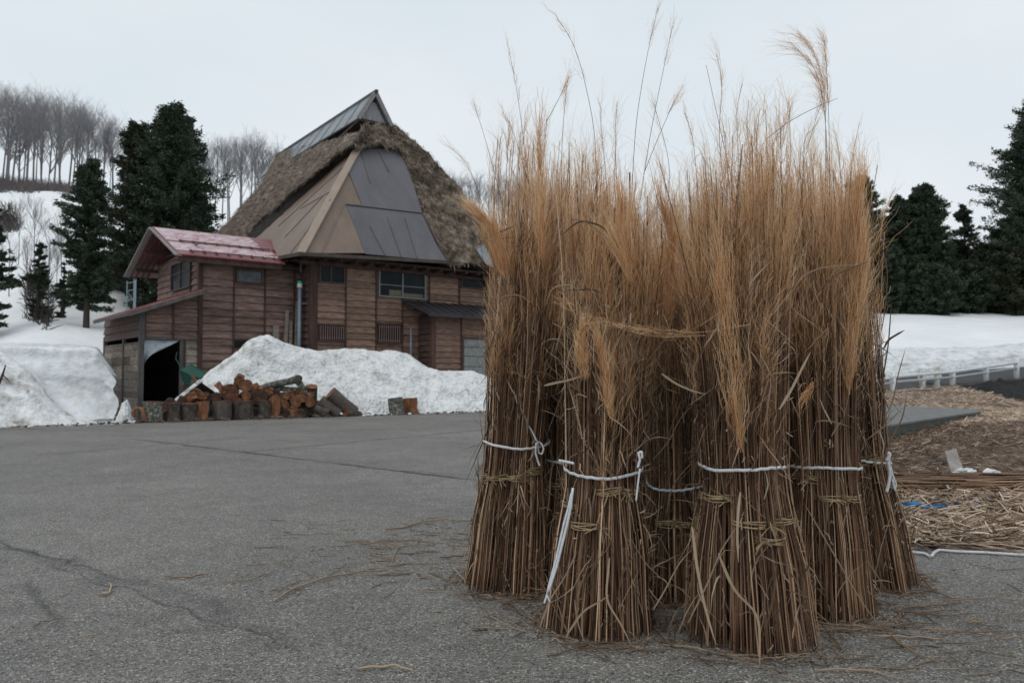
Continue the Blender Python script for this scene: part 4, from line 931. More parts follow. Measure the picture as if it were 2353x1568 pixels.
# dark brushwood on the hill crest
def brush(name, pts, n, hgt, seed, mat, label, cat, spread=1.5, wid=.05):
    r = np.random.default_rng(seed); V = []
    P0 = []
    for i in range(n):
        x, Yd = pts[i % len(pts)]; X = at(x+r.uniform(-14, 14), 500, Yd+r.normal(0, spread)); P0.append([X[0], X[1], terrain_z(X[0], X[1])-.1])
    P0 = np.array(P0); d = unit(r.normal(0, .6, (n, 3))+np.array([0, 0, .9])); L_ = hgt*r.uniform(.3, 1.1, n)
    t_ = np.linspace(0, 1, 4)[None, :, None]; P = P0[:, None]+d[:, None]*L_[:, None, None]*t_+r.normal(0, .06, (n, 4, 3))*t_
    w_ = np.ones((n, 1))*wid*np.array([1, .8, .6, .3])[None]; Vv, F = ribbons(P, w_, unit(np.cross(d, [0, 1, .1])))
    o = np_mesh(name, Vv, F, mat); return tag(o, label, cat, kind='stuff')
brush('brushwood', [(x, yy+2*math.sin(x*.07)) for x in (-40, -25, -10, 2, 9, 20, 38, 45, 60, 66, 72, 85, 100, 104, 122, 138, 150, 171, 190, 215) for yy in (75, 79, 82, 85)], 6000, 1.5, 3, brush_m, 'dark brushwood covering the crest of the left hill', 'brushwood', 2.6)
brush('undergrowth', [(x, 58) for x in (10, 20, 30, 18, 5)]+[(x, 43) for x in (78, 88, 96)]+[(110, 40)], 2600, .8, 5, M('dark_undergrowth', [(.03, .026, .024), (.07, .06, .055)], 3, bump=0), 'dark undergrowth breaking through the lower left snow slope', 'undergrowth', 1.6, .06)

# ------------------------------------------------------------------ right side: road, guardrail, snow wall, banks
def strip(name, rows, mat, kind='structure', seed=0, amp=.0, sc=1., nu=90, nv=20, label=None, cat=None, smooth=True):
    """rows: list of polylines [(x,y,Y)...] from near to far"""
    Ls = [resample([at(*p) for p in r_], nu) for r_ in rows]; out = []
    k_ = len(rows)
    for j in range((k_-1)*nv+1):
        s = j/nv; i = min(int(s), k_-2); f = s-i; out.append(Ls[i]*(1-f)+Ls[i+1]*f)
    Gg = np.array(out)
    if amp: Gg = displaced(Gg, amp, sc, seed, ZZ, 5)
    o = np_mesh(name, Gg.reshape(-1, 3), gridfaces(*Gg.shape[:2]), mat, smooth=smooth); tag(o, label, cat, kind=kind); return o, Gg
road_near = [(1380, 950, 27.5), (1800, 925, 30), (1960, 910, 34), (2051, 902, 38), (2188, 884, 40), (2265, 876, 41), (2352, 868, 42), (2500, 852, 43)]
road_far = [(1380, 915, 38), (1800, 880, 44), (1960, 872, 45), (2051, 862, 46), (2188, 853, 47), (2265, 848, 47.5), (2352, 842, 48), (2500, 828, 49)]
strip('road', [[(1380, 1010, 27), (1800, 1000, 30), (2051, 960, 38), (2500, 920, 43)], road_near, road_far], farroad, amp=0)
strip('snow_wall', [[(x, y+2, Y) for x, y, Y in road_far], [(1380, 890, 38.5), (1800, 858, 44.5), (1960, 845, 45.5), (2051, 838, 46.4), (2188, 826, 47.3), (2265, 820, 47.8), (2352, 813, 48.4), (2500, 800, 49.4)],
      [(1380, 850, 40), (1800, 822, 46), (1960, 815, 47), (2051, 822, 47.6), (2188, 812, 48.6), (2265, 806, 49), (2352, 796, 50), (2500, 785, 51)], [(1380, 840, 46), (1800, 800, 52), (2051, 800, 54), (2265, 795, 54), (2500, 770, 56)]], snow_cut, kind=None, label='grey cut snow wall along the far side of the road at right', cat='snow wall', amp=.12, sc=1.4, seed=3)
posts = [(2051, 855, 903, rail_m, 38), (2119, 861, 890, rust_m, 39), (2152, 843, 888, rust_m, 39.5), (2188, 844, 884, rail_m, 40), (2265, 833, 872, rail_m, 41), (2335, 823, 868, rail_m, 42), (1985, 870, 912, rail_m, 36)]
gr = thing('guardrail', tuple(at(2188, 890, 40)), 'white pipe guardrail with rusty posts along the road at right', 'guardrail')
for (x, y0, y1, m_, Yd) in posts:
    a = at(x, y1+6, Yd); b = at(x, y0, Yd); r_ = .135 if x != 2119 else .15
    mb = MB(); mb.tube([a, b, b+ZZ*.05], [r_, r_, r_*.7], 12); mb.build('post', m_, gr, smooth=True)
for dy, th_ in ((10, .075), (22, .06)):
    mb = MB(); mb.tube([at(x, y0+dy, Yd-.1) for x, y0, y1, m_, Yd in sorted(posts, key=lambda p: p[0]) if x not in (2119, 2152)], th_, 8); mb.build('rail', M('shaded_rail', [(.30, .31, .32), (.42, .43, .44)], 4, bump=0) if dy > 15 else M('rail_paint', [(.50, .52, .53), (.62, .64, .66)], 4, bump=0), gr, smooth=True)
mb = MB(); mb.box(at(2135, 858, 41), np.array([1, 0, 0]), np.array([0, 1, 0]), ZZ, .55, .25, .38); o = mb.build('snow_block', snow); bv = o.modifiers.new('b', 'BEVEL'); bv.width = .15; bv.segments = 3; tag(o, 'white block of snow behind the guardrail between two rusty posts', 'snow block')
# ditch, dead-grass mound and bank
strip('ditch', [[(2180, 960, 24), (2352, 985, 22), (2600, 1010, 22)], [(2200, 905, 29), (2352, 930, 30), (2600, 950, 30)], [(2160, 884, 38), (2265, 877, 39.5), (2352, 870, 41), (2600, 848, 43)]], ditch_m, amp=.3, sc=.7)
mo, MG = strip('grass_bank', [[(1700, 1200, 9.2), (1900, 1170, 8.8), (2060, 1140, 8.9), (2200, 1135, 8.9), (2360, 1128, 8.8), (2700, 1125, 8.8)], [(1640, 1085, 10.6), (1880, 1060, 10.2), (2045, 1040, 10.4), (2160, 1020, 11), (2352, 1010, 12), (2700, 1005, 13)],
              [(1600, 1035, 12.6), (1880, 1012, 12.2), (2045, 1002, 12.4), (2230, 975, 14.5), (2352, 975, 14.5), (2700, 1000, 14)], [(1560, 990, 16), (1900, 968, 16), (2045, 962, 16.5), (2235, 952, 17), (2345, 945, 18), (2700, 990, 17)], [(1520, 965, 19), (1900, 938, 19.5), (2045, 934, 20), (2235, 932, 20), (2345, 940, 19), (2700, 990, 18)],
              [(1500, 940, 25), (1850, 905, 26), (1985, 906, 26), (2090, 893, 26), (2190, 887, 25), (2262, 903, 22), (2329, 925, 20), (2400, 950, 19.5), (2700, 985, 19)], [(1480, 960, 28), (1850, 925, 31), (2090, 915, 31), (2260, 935, 26), (2400, 980, 23), (2700, 1010, 22)]],
             deadgrass, amp=.06, sc=1.2, seed=5, nu=150, nv=16)
def surf_straw(Gg, n, name, mat, seed, l0, l1, w, label, cat, flat=.5, c0=.2, c1=1., jit=.05, dirv=None, lift=.06):
    r = np.random.default_rng(seed); i = r.integers(0, Gg.shape[0]-1, n); j = r.integers(0, Gg.shape[1]-1, n); a, b = r.random((n, 1)), r.random((n, 1))
    P0 = Gg[i, j]*(1-a)*(1-b)+Gg[i+1, j]*a*(1-b)+Gg[i, j+1]*(1-a)*b+Gg[i+1, j+1]*a*b+r.normal(0, 1, (n, 3))*np.array([jit, jit, jit*.2])
    P0[:, 2] += .005
    az = r.uniform(0, 6.283, n) if dirv is None else dirv+r.normal(0, .5, n)
    d = np.stack([np.cos(az), np.sin(az), np.abs(r.normal(0, flat, n))], 1); d = unit(d); L_ = r.uniform(l0, l1, n)
    t_ = np.linspace(0, 1, 4); bend = r.normal(0, .12, (n, 3)); bend[:, 2] = -abs(bend[:, 2])*.6
    P = P0[:, None]+d[:, None]*L_[:, None, None]*t_[None, :, None]+bend[:, None]*L_[:, None, None]*(t_**2)[None, :, None]
    P[:, :, 2] += r.uniform(0, lift, (n, 1)); 
    V, F = ribbons(P, np.ones((n, 1))*w*r.uniform(.5, 1.4, (n, 1))*np.array([1, 1, .9, .5])[None], unit(np.cross(d, r.normal(0, 1, (n, 3)))))
    o = np_mesh(name, V, F, mat, attr=np.repeat(np.clip(r.normal((c0+c1)/2, (c1-c0)/3.2, n), 0, 1), 8)); return tag(o, label, cat, kind='stuff')
surf_straw(MG[:34], 18000, 'dry_grass', straw_m, 1, .04, .16, .007, 'brown matted dry grass on the shaded lower bank', 'dry grass', .3, -.3, .8, lift=.03)
surf_straw(MG[34:], 20000, 'dry_grass', straw_m, 2, .05, .22, .011, 'tan dry grass covering the mound in front of the guardrail', 'dry grass', .3, .45, 1.25, lift=.02)
# concrete slab
zs = .46; mb = MB(); pts_ = [onz(x, y, zs) for x, y in ((1960, 985), (2040, 976), (2130, 962), (2252, 944), (2246, 939), (2150, 935), (2040, 931), (1960, 928))]
mb.slab(pts_, ZZ, .03); t = thing('concrete_slab', tuple(pts_[0]), 'flat concrete slab path edge lying on the dead grass bank at right', 'concrete slab'); mb.build('slab_top', concrete, t)
mb = MB(); mb.slab([p-ZZ*.032+np.array([0, .02, 0]) for p in pts_], ZZ, .28); mb.build('slab_side', mossconc, t)
# things lying on the bank
a = at(2176, 1040, 9.4); mb = MB(); mb.slab([at(2170, 1035, 9.3), at(2196, 1030, 9.4), at(2216, 1085, 9.1), at(2188, 1092, 9.0)], np.array([-.3, -.9, .2]), .06); o = mb.build('broken_slab', rock_m); tag(o, 'pale broken stone slab leaning on the dry grass bank beside remnants of snow', 'stone slab')
t = thing('snow_remnant', tuple(at(2230, 1090, 9.0)), 'icy grey snow remnant lying at the foot of the dry bank', 'snow')
mb = MB(); rr = random.Random(4)
for i in range(16):
    c = at(2200+i*7, 1090-8*math.sin(i*.7)+rr.uniform(-6, 4), 9.0+rr.uniform(-.1, .1)); mb.tube([c-np.array([.06, 0, 0]), c, c+np.array([.07, 0, .01])], [.01, rr.uniform(.02, .05), .01], 7)
mb.build('snow_lumps', snow_dirty, t)
# reed bundles lying on the lot
def lying_bundle(name, x0, y0, x1, y1, Y, r0, n, seed, label, cols=(.15, .85), ln=None):
    r = np.random.default_rng(seed); A = at(x0, y0, Y); B = at(x1, y1, Y); D = B-A; Ln = np.linalg.norm(D); ax = D/Ln
    th_ = r.uniform(0, 6.283, n); rho = r0*np.sqrt(r.random(n)); off = np.stack([np.zeros(n), np.cos(th_)*rho*1.6, np.sin(th_)*rho*.75], 1)
    s0 = r.uniform(-.05, .35, n); s1 = s0+r.uniform(.4, .75, n); K = 6; tt = np.linspace(0, 1, K)
    P = A[None, None]+ax[None, None]*((s0[:, None]+(s1-s0)[:, None]*tt)*Ln)[:, :, None]+off[:, None]*(1+.5*np.abs(tt-.5))[None, :, None]+np.cumsum(r.normal(0, .006, (n, K, 3)), 1)
    P[:, :, 2] = np.maximum(P[:, :, 2], .004)
    return P, (r.uniform(cols[0], cols[1], n))
def tubes_np(P, R, n=3):
    """P N,K,3 ; R N,K -> V,F (prisms)"""
    N_, K_ = P.shape[:2]; d = np.gradient(P, axis=1); d = unit(d)
    ref = np.array([.577, .31, .755]); s = unit(np.cross(d, ref)); u_ = np.cross(s, d)
    a = np.arange(n)*2*np.pi/n
    V = P[:, :, None]+(s[:, :, None]*np.cos(a)[None, None, :, None]+u_[:, :, None]*np.sin(a)[None, None, :, None])*R[:, :, None, None]
    V = V.reshape(-1, 3); i = (np.arange(N_)*K_*n)[:, None, None]; k_ = (np.arange(K_-1)*n)[None, :, None]; j = np.arange(n)[None, None, :]
    a0 = i+k_+j; a1 = i+k_+(j+1) % n; F = np.stack([a0, a1, a1+n, a0+n], -1).reshape(-1, 4)
    return V, F
for (x0, y0, x1, y1, Y, r0, n, sd2, lab) in ((2035, 1106, 2700, 1104, 8.3, .10, 420, 3, 'long reed bundle lying at the back behind the loose straw'), (2030, 1122, 2680, 1124, 7.9, .11, 460, 4, 'long reed bundle lying in front of the rear one, above the blue tarp'),
                                             (2040, 1141, 2600, 1144, 7.5, .03, 70, 5, 'thin handful of pale stalks lying just above the blue tarp')):
    P, c = lying_bundle('', x0, y0, x1, y1, Y, r0, n, sd2, lab); V, F = tubes_np(P, np.full(P.shape[:2], .006)); o = np_mesh('lying_reed_bundle', V, F, stalk_m, attr=np.repeat(c, P.shape[1]*3)); tag(o, lab, 'reed bundle', 'reed bundles lying on the lot')
# loose straw mat
def ground_grid(rows, nu=60, nv=12, z=.0): return np.array([[onz(x, y, 0) for x in np.linspace(r_[0], r_[1], nu)] for y, r_ in rows])
GS = ground_grid([(1262, (2075, 2560)), (1240, (2060, 2580)), (1215, (2055, 2600)), (1190, (2050, 2620)), (1165, (2040, 2640)), (1140, (2030, 2660))])
mat_ = surf_straw(GS, 7500, 'loose_straw', straw_m, 7, .03, .22, .009, 'mat of loose pale brown straw on the asphalt in front of the lying bundles', 'loose straw', .3, -.1, 1.4, lift=.10)
surf_straw(GS, 1600, 'loose_straw', straw_m, 8, .25, .8, .007, 'long loose stalks lying level on the straw mat', 'loose straw', .02, .2, 1.0, dirv=0, lift=.06)
GS2 = GS*np.array([1, 1, 0]); mb = MB(); mb.slab([GS[0, 0], GS[0, -1], GS[-1, -1], GS[-1, 0]], ZZ, .0)
np_mesh('straw_mulch', (displaced(loft([onz(2085, 1255, .01), onz(2620, 1250, .01)], [onz(2050, 1140, .05), onz(2660, 1140, .05)], 60, 24), .03, 5, 2, ZZ)).reshape(-1, 3), gridfaces(60, 24), brownbank)
tag(bpy.data.objects['straw_mulch'], 'dark brown layer of chaff under the loose straw', 'chaff', kind='stuff')
Gb = loft([onz(2062, 1160, .10), onz(2125, 1166, .10), onz(2205, 1162, .09)], [onz(2060, 1152, .13), onz(2130, 1156, .13), onz(2205, 1158, .11)], 30, 6); Gb = displaced(Gb, .03, 9, 3, ZZ)
o = np_mesh('blue_tarp', Gb.reshape(-1, 3), gridfaces(30, 6), blue_m); tag(o, 'crumpled strip of bright blue tarp under the lying reed bundles', 'tarp')
def rope(name, pts, r_, mat, label, cat, z=.012, parent=None):
    P = [onz(x, y, z) for x, y in pts]; mb = MB(); mb.tube(resample(P, len(P)*4), r_, 7); o = mb.build(name, mat, parent, smooth=True); return tag(o, label, cat)
rope('white_rope', [(2082, 1266), (2110, 1269), (2126, 1271), (2138, 1279), (2146, 1268), (2157, 1262), (2200, 1266), (2260, 1268), (2352, 1274), (2500, 1282)], .010, tape_m, 'white rope lying along the front edge of the loose straw', 'rope')
t = thing('torch_tool', tuple(onz(2320, 1172, .05)), 'rusty black pipe tool lying on the straw near the right edge', 'tool')
mb = MB(); a = at(2270, 1180, 6.9); b = at(2330, 1166, 6.9); mb.tube([a, b], [.045, .035], 10); mb.build('tool_head', M('rust', [(.05, .025, .015), (.10, .05, .03)], 8), t)
mb = MB(); mb.tube([b, at(2365, 1176, 6.8), at(2440, 1180, 6.8)], .02, 8); mb.tube([at(2326, 1158, 6.9), at(2332, 1175, 6.9)], .045, 10); mb.build('handle', blk_m, t)
mb = MB(); mb.tube([at(2236, 1150, 7), at(2246, 1160, 7), at(2250, 1168, 7)], [.035, .03, .012], 8); o = mb.build('plastic_scrap', plastic); tag(o, 'small whitish plastic scrap on the straw left of the black tool', 'scrap')
# stick poking out of the snow heap
P = edge_at(8, .9); mb = MB(); mb.tube([at(-4, 885, P[1]), at(6, 860, P[1]), at(13, 838, P[1])], [.035, .03, .015], 6); mb.tube([at(6, 860, P[1]), at(16, 870, P[1]), at(24, 880, P[1])], [.015, .012, .008], 5); o = mb.build('dead_stick', cbark); tag(o, 'dead stick poking out of the dirty snow heap at the left edge', 'stick')
# grit along the foot of the snow
r = np.random.default_rng(3)

# ------------------------------------------------------------------ reed stooks
def smooth_noise(r, n, K, amp, k=3):
    c = r.normal(0, amp, (n, k, 2)); t = np.linspace(0, 1, K); ph = np.array([1., 2.1, 3.7])[:k]
    return sum(c[:, i, None, :]*np.sin(np.pi*ph[i]*t+i)[None, :, None]/(i+1) for i in range(k))
def plume_arrays(r, tip, d, n, L=(.16, .30), spread=.16, droop=.5, dd=None, w=.0015, back=.12, ctip=.8, curl=1.):
    """fine racemes at stalk tips: tip N,3 ; d N,3 (stalk direction)"""
    N_ = len(tip); K = 6; T = np.repeat(tip, n, 0); D = np.repeat(d, n, 0); m = N_*n
    T = T-D*(r.uniform(0, 1, (m, 1))**.8*back)
    az = np.repeat(r.uniform(0, 6.283, N_) if dd is None else dd, n)+r.normal(0, .5, m)
    dv = np.stack([np.cos(az), np.sin(az), -.6*np.ones(m)], 1)*np.repeat(r.uniform(.1, 1, N_)*droop, n)[:, None]
    d0 = unit(D+r.normal(0, spread, (m, 3))); Ln = r.uniform(*L, (m, 1)); t = np.linspace(0, 1, K)
    P = T[:, None]+d0[:, None]*(Ln*t[None])[:, :, None]+dv[:, None]*(Ln*(t**2.6)[None])[:, :, None]
    P = P+np.cumsum(r.normal(0, .006*curl, (m, K, 3)), 1)
    W_ = w*np.ones((m, 1))*r.uniform(.5, 1.3, (m, 1))*np.array([1, 1.25, 1.3, 1.2, 1, .6])[None]
    V, F = ribbons(P, W_, unit(np.cross(d0, r.normal(0, 1, (m, 3)))))
    c = np.clip(np.repeat(np.repeat(r.normal(0, .13, N_), n)[:, None]+r.normal(0, .10, (m, 1))+np.linspace(.30, ctip, K)[None], 2, 1), 0, 1)
    return V, F, c.reshape(-1)
class Acc:
    def __init__(s): s.V = []; s.F = []; s.c = []; s.n = 0
    def add(s, V, F, c): s.V.append(V); s.F.append(F+s.n); s.c.append(np.broadcast_to(c, (len(V),)) if np.isscalar(c) else c); s.n += len(V)
    def build(s, name, mat, parent=None): return np_mesh(name, np.concatenate(s.V), s.F, mat, parent, attr=np.concatenate(s.c))
def leaves(r, P0, n, out, L=(.03, .20), w=(.003, .009), c=(.0, 1.)):
    K = 6; d = unit(np.stack([r.normal(0, .5, n), r.normal(0, .5, n), r.choice([-1, 1], n, p=[.45, .55])*r.uniform(.3, 1.6, n)], 1)+out*r.uniform(.1, .7, (n, 1)))
    Ln = r.uniform(0, 1, (n, 1))**2.6*(L[1]-L[0])+L[0]; t = np.linspace(0, 1, K); b = r.normal(0, .55, (n, 3))*r.uniform(.1, 1, (n, 1)); b[:, 2] -= .35
    P = P0[:, None]+d[:, None]*(Ln*t[None])[:, :, None]+b[:, None]*(Ln*(t**2)[None])[:, :, None]+np.cumsum(r.normal(0, .003, (n, K, 3)), 1)
    P[:, :, 2] = np.maximum(P[:, :, 2], .006)
    sd0 = unit(np.cross(d, r.normal(0, 1, (n, 3)))); sd1 = unit(sd0+r.normal(0, .7, (n, 3))); sd = unit(sd0[:, None]*(1-t)[None, :, None]+sd1[:, None]*t[None, :, None])
    V, F = ribbons(P, r.uniform(*w, (n, 1))*np.array([.8, 1, 1, .9, .6, .2])[None], sd)
    return V, F, np.repeat(np.clip(r.uniform(*c, n), 0, 1), K*2)
STK = {}
def stook(x, Yc, Rb, Rw, Rt, zt, H0, Hs, seed, label, nsh=7, nst=95, lean=(0, 0), zb=.55, tape=True, plume=16, darkc=0., tallfrac=.07, ph=None):
    r = np.random.default_rng(seed); X = (x-1176)/FPX*Yc; C0 = np.array([X, Yc, 0])
    root = thing('reed_stook', tuple(C0), label, 'reed stook', 'upright stooks of tied reeds')
    R = lambda z: np.interp(z, [0, .12, .35, zt-.06, zt+.12, 1.35, 1.75, 2.3, 3], [Rb, Rb*.95, Rb*.72+Rw*.28, Rw, Rw*1.02, Rw*1.15, Rt*.92, Rt, Rt*1.05])
    LX = lambda z: lean[0]*(z/1.6); LY = lambda z: lean[1]*(z/1.6)
    a0 = r.uniform(0, 6.28) if ph is None else ph
    for k_ in range(nsh):
        al = a0+2*math.pi*k_/nsh+r.normal(0, .12); zbk = zb+r.uniform(-.13, .11); Hk = H0+r.normal(-.02, .15); nn = int(nst*r.uniform(.9, 1.1))
        co = .62*r.uniform(.95, 1.06)
        def cen(z): return C0[0]+LX(z)+co*R(z)*math.cos(al), C0[1]+LY(z)+co*R(z)*math.sin(al)
        def rs(z): return R(z)*.395*(1-.14*np.exp(-((z-zbk)/.10)**2))*(1+.06*np.exp(-(z/.15)**2))
        K = 11; h = np.clip(r.normal(Hk-.18, Hs*1.55, nn), .9, Hk+1.7*Hs); tall = r.random(nn) < tallfrac*r.uniform(.3, 2.4); h = np.where(tall, Hk+r.uniform(.05, .42, nn), h)
        z0 = np.abs(r.normal(0, .008, nn)); th = r.uniform(0, 6.283, nn); rho = r.random(nn)**.40
        t = np.linspace(0, 1, K); z = z0[:, None]+(h-z0)[:, None]*t[None]
        cx, cy = cen(z); rz = rs(z)
        tw = r.normal(0, .15, nn)[:, None]*t[None]
        dx = np.cos(th[:, None]+tw)*rho[:, None]*rz; dy = np.sin(th[:, None]+tw)*rho[:, None]*rz
        sn = smooth_noise(r, nn, K, .006); sp_ = np.clip((z-1.3)/.9, 0, 1)**1.6; sv = r.normal(0, .055, (nn, 2))
        px_ = cx+dx+sn[:, :, 0]+sp_*sv[:, :1]; py_ = cy+dy+sn[:, :, 1]+sp_*sv[:, 1:]
        P = np.stack([px_, py_, z], 2)
        # a few broken or slanting stalks
        sl = r.random(nn) < .13; P[sl, :, :2] += (r.normal(0, .055, (sl.sum(), 1, 2))*(t[None, :, None]-.3))
        rad = r.uniform(.0017, .0046, (nn, 1))*(1-.55*t[None]); 
        V, F = tubes_np(P, rad, 4)
        cb = np.clip(r.normal(.45, .28, nn), .0, 1)+darkc; knot = (np.sin(z*r.uniform(17, 30, (nn, 1))+r.uniform(0, 6, (nn, 1))) > .93)*-.22
        cc = np.clip(cb[:, None]+knot-.13*np.exp(-((z-1.15)/.38)**2)+.05*np.exp(-z/.25)+.12*np.clip((z-1.6), 0, 1), 0, 1); cc[:, 0] -= .12
        A = Acc(); A.add(V, F, np.repeat(cc, 4, 1).reshape(-1))
        nl = 120; zl = r.uniform(.02, 1.6, nl); tl = al+r.normal(0, 1.2, nl); cx, cy = cen(zl); P0 = np.stack([cx+np.cos(tl)*rs(zl)*.98, cy+np.sin(tl)*rs(zl)*.98, zl], 1)
        A_l = Acc(); A_l.add(*leaves(r, P0, nl, np.stack([np.cos(tl), np.sin(tl), 0*tl], 1)))
        sh = A.build('sheaf', stalk_m, root); tag(A_l.build('leaf_blades', leaf_m, sh), kind='stuff')
        m_ = r.random(nn) < .86; d = unit(P[:, -1]-P[:, -3])
        pl = Acc(); pl.add(*plume_arrays(r, P[m_, -1], d[m_], plume, L=(.07, .25), spread=.14, droop=.4, back=.28, w=.0014, curl=1.4))
        if tall.sum(): pl.add(*plume_arrays(r, P[tall, -1], d[tall], 9, L=(.12, .30), spread=.05, droop=.7, back=.08, w=.0008, ctip=1.0, curl=1.4))
        pl.build('plume', plume_m, sh)
        mb = MB(); cx, cy = cen(zbk); rr_ = rs(zbk)*1.03; tl_ = r.normal(0, .05, 2)
        for c_ in range(4):
            zc_ = zbk+(c_-1.5)*.0085+r.normal(0, .002); g = r.uniform(0, 6.28)
            mb.tube([(cx+math.cos(a)*rr_*(1+.02*math.sin(3*a+c_)), cy+math.sin(a)*rr_*(1+.02*math.sin(3*a+c_)), zc_+tl_[0]*rr_*math.cos(a)+.004*math.sin(2*a+g)) for a in np.linspace(0, 2*math.pi, 26)], .0034, 5, cap=False)
        kx, ky = cx+math.cos(-math.pi/2+r.normal(0, .5))*rr_*1.05, cy-rr_*1.03
        for e_ in range(6): 
            v = np.array([r.normal(0, .6), -.4, r.normal(0, .5)]); v = v/np.linalg.norm(v)*r.uniform(.03, .08); mb.tube([(kx, ky, zbk), (kx+v[0]*.6, ky+v[1]*.6, zbk+v[2]*.6), (kx+v[0], ky+v[1]*.8, zbk+v[2]-.01)], .0025, 4)
        mb.build('straw_band', band_m, sh)
    # loose stalks and blades crossing the outside
    nn = 110; zl = r.uniform(.05, 1.5, nn); th = r.uniform(0, 6.283, nn); Rl = R(zl)*r.uniform(.98, 1.05, nn)
    P0 = np.stack([C0[0]+LX(zl)+np.cos(th)*Rl, C0[1]+LY(zl)+np.sin(th)*Rl, zl], 1); tg = np.stack([-np.sin(th), np.cos(th), 0*th], 1); sl_ = r.normal(0, .45, (nn, 1)); Ln = .08+.38*r.random((nn, 1))**2
    K = 7; t = np.linspace(-.5, .5, K); dv = unit(tg*sl_+np.array([0, 0, 1.])[None]+np.stack([np.cos(th), np.sin(th), 0*th], 1)*r.uniform(-.05, .3, (nn, 1)))
    P = P0[:, None]+dv[:, None]*(Ln*t[None])[:, :, None]+tg[:, None]*(r.normal(0, .22, (nn, 1))*Ln*(t**2)[None])[:, :, None]+np.cumsum(r.normal(0, .0025, (nn, K, 3)), 1); P[:, :, 2] = np.maximum(P[:, :, 2], .008)
    V, F = ribbons(P, r.uniform(.003, .009, (nn, 1))*np.array([.5, .9, 1, 1, .9, .6, .2])[None], unit(tg+r.normal(0, .5, (nn, 3)))); A = Acc(); A.add(V, F, np.repeat(r.uniform(.15, 1, nn), 2*K)); tag(A.build('leaf_blades', leaf_m, root), kind='stuff')
    # filler core keeps the middle dense
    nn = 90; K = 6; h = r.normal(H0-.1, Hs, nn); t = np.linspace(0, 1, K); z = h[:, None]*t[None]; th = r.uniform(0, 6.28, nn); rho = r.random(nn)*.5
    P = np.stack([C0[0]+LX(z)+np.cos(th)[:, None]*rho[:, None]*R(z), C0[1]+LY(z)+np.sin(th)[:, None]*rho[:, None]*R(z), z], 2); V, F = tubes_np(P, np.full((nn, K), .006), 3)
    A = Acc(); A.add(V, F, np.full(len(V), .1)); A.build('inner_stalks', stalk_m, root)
    if tape:
        Rz = R(zt)*1.035; mb = MB(); pts = [(C0[0]+LX(zt)+math.cos(a)*Rz*(1+.014*math.sin(nsh*(a-a0))+.008*math.sin(19*a)), C0[1]+LY(zt)+math.sin(a)*Rz*(1+.012*math.sin(nsh*(a-a0))), zt+.010*math.sin(a*2+seed)+.012*math.sin(a)+.0022*math.sin(a*23+seed)+.0015*math.sin(a*41)) for a in np.linspace(0, 2*math.pi, 49)]
        V = []; 
        for (px1, py1, pz1) in pts:
            o_ = np.array([px1-C0[0]-LX(zt), py1-C0[1]-LY(zt), 0]); o_ /= np.linalg.norm(o_)
            for (e, f_) in ((-.002, -.0072), (.003, -.005), (.0015, 0.), (.003, .004), (-.002, .0068)): V.append(np.array([px1, py1, pz1+f_])+o_*e)
        mb.add(V, [(i*5+j, i*5+j+1, (i+1)*5+j+1, (i+1)*5+j) for i in range(48) for j in range(4)]); tp = mb.build('tape', tape_m, root, smooth=True); STK[seed] = (root, C0, R, tp, LX, LY)
    else: STK[seed] = (root, C0, R, None, LX, LY)
    return root
#      x    Yc    Rb   Rw   Rt   zt    H0    Hs  seed label
stook(1165, 4.56, .25, .185, .25, .815, 1.98, .17, 1, 'leftmost reed stook with a bow of white tape, nearest the farmhouse', nsh=7, lean=(.11, 0), zb=.62, ph=.3)
stook(1372, 3.82, .262, .185, .24, .745, 1.76, .16, 2, 'front left reed stook with a long white tape strand hanging to the ground', nsh=8, lean=(.06, .05), zb=.56, ph=.1)
stook(1715, 3.66, .290, .19, .285, .79, 1.80, .15, 4, 'largest reed stook in front, its base nearest the camera', nsh=8, lean=(-.04, .04), zb=.55, ph=-.39, nst=105)
stook(1893, 4.06, .235, .175, .25, .745, 1.86, .15, 5, 'reed stook just right of the largest one, tied with white tape', nsh=7, lean=(-.02, .03), zb=.58, ph=.2)
stook(1998, 4.62, .235, .16, .22, .72, 1.98, .15, 6, 'rightmost reed stook with a fluttering white tape knot at its right side', nsh=7, lean=(-.16, .0), zb=.62, ph=.5)
stook(1553, 4.38, .24, .16, .22, .60, 1.70, .16, 3, 'shadowed reed stook set back in the gap between the two front stooks', nsh=7, lean=(.0, .05), darkc=-.05, zb=.46)
stook(1300, 4.75, .22, .17, .26, .70, 1.98, .17, 7, 'rear reed stook hidden between the leftmost and the front left stook', nsh=6, zb=.5, lean=(.05, 0))
stook(1440, 5.0, .24, .18, .27, .75, 2.0, .16, 8, 'rear reed stook hidden behind the front left stook', nsh=6, tape=False, zb=.5)
stook(1640, 5.0, .24, .18, .28, .75, 1.98, .16, 9, 'rear reed stook hidden behind the gap beside the largest stook', nsh=6, tape=False, zb=.5)
stook(1800, 4.85, .24, .18, .28, .75, 2.06, .16, 10, 'rear reed stook hidden behind the largest stook', nsh=6, tape=False, zb=.5)

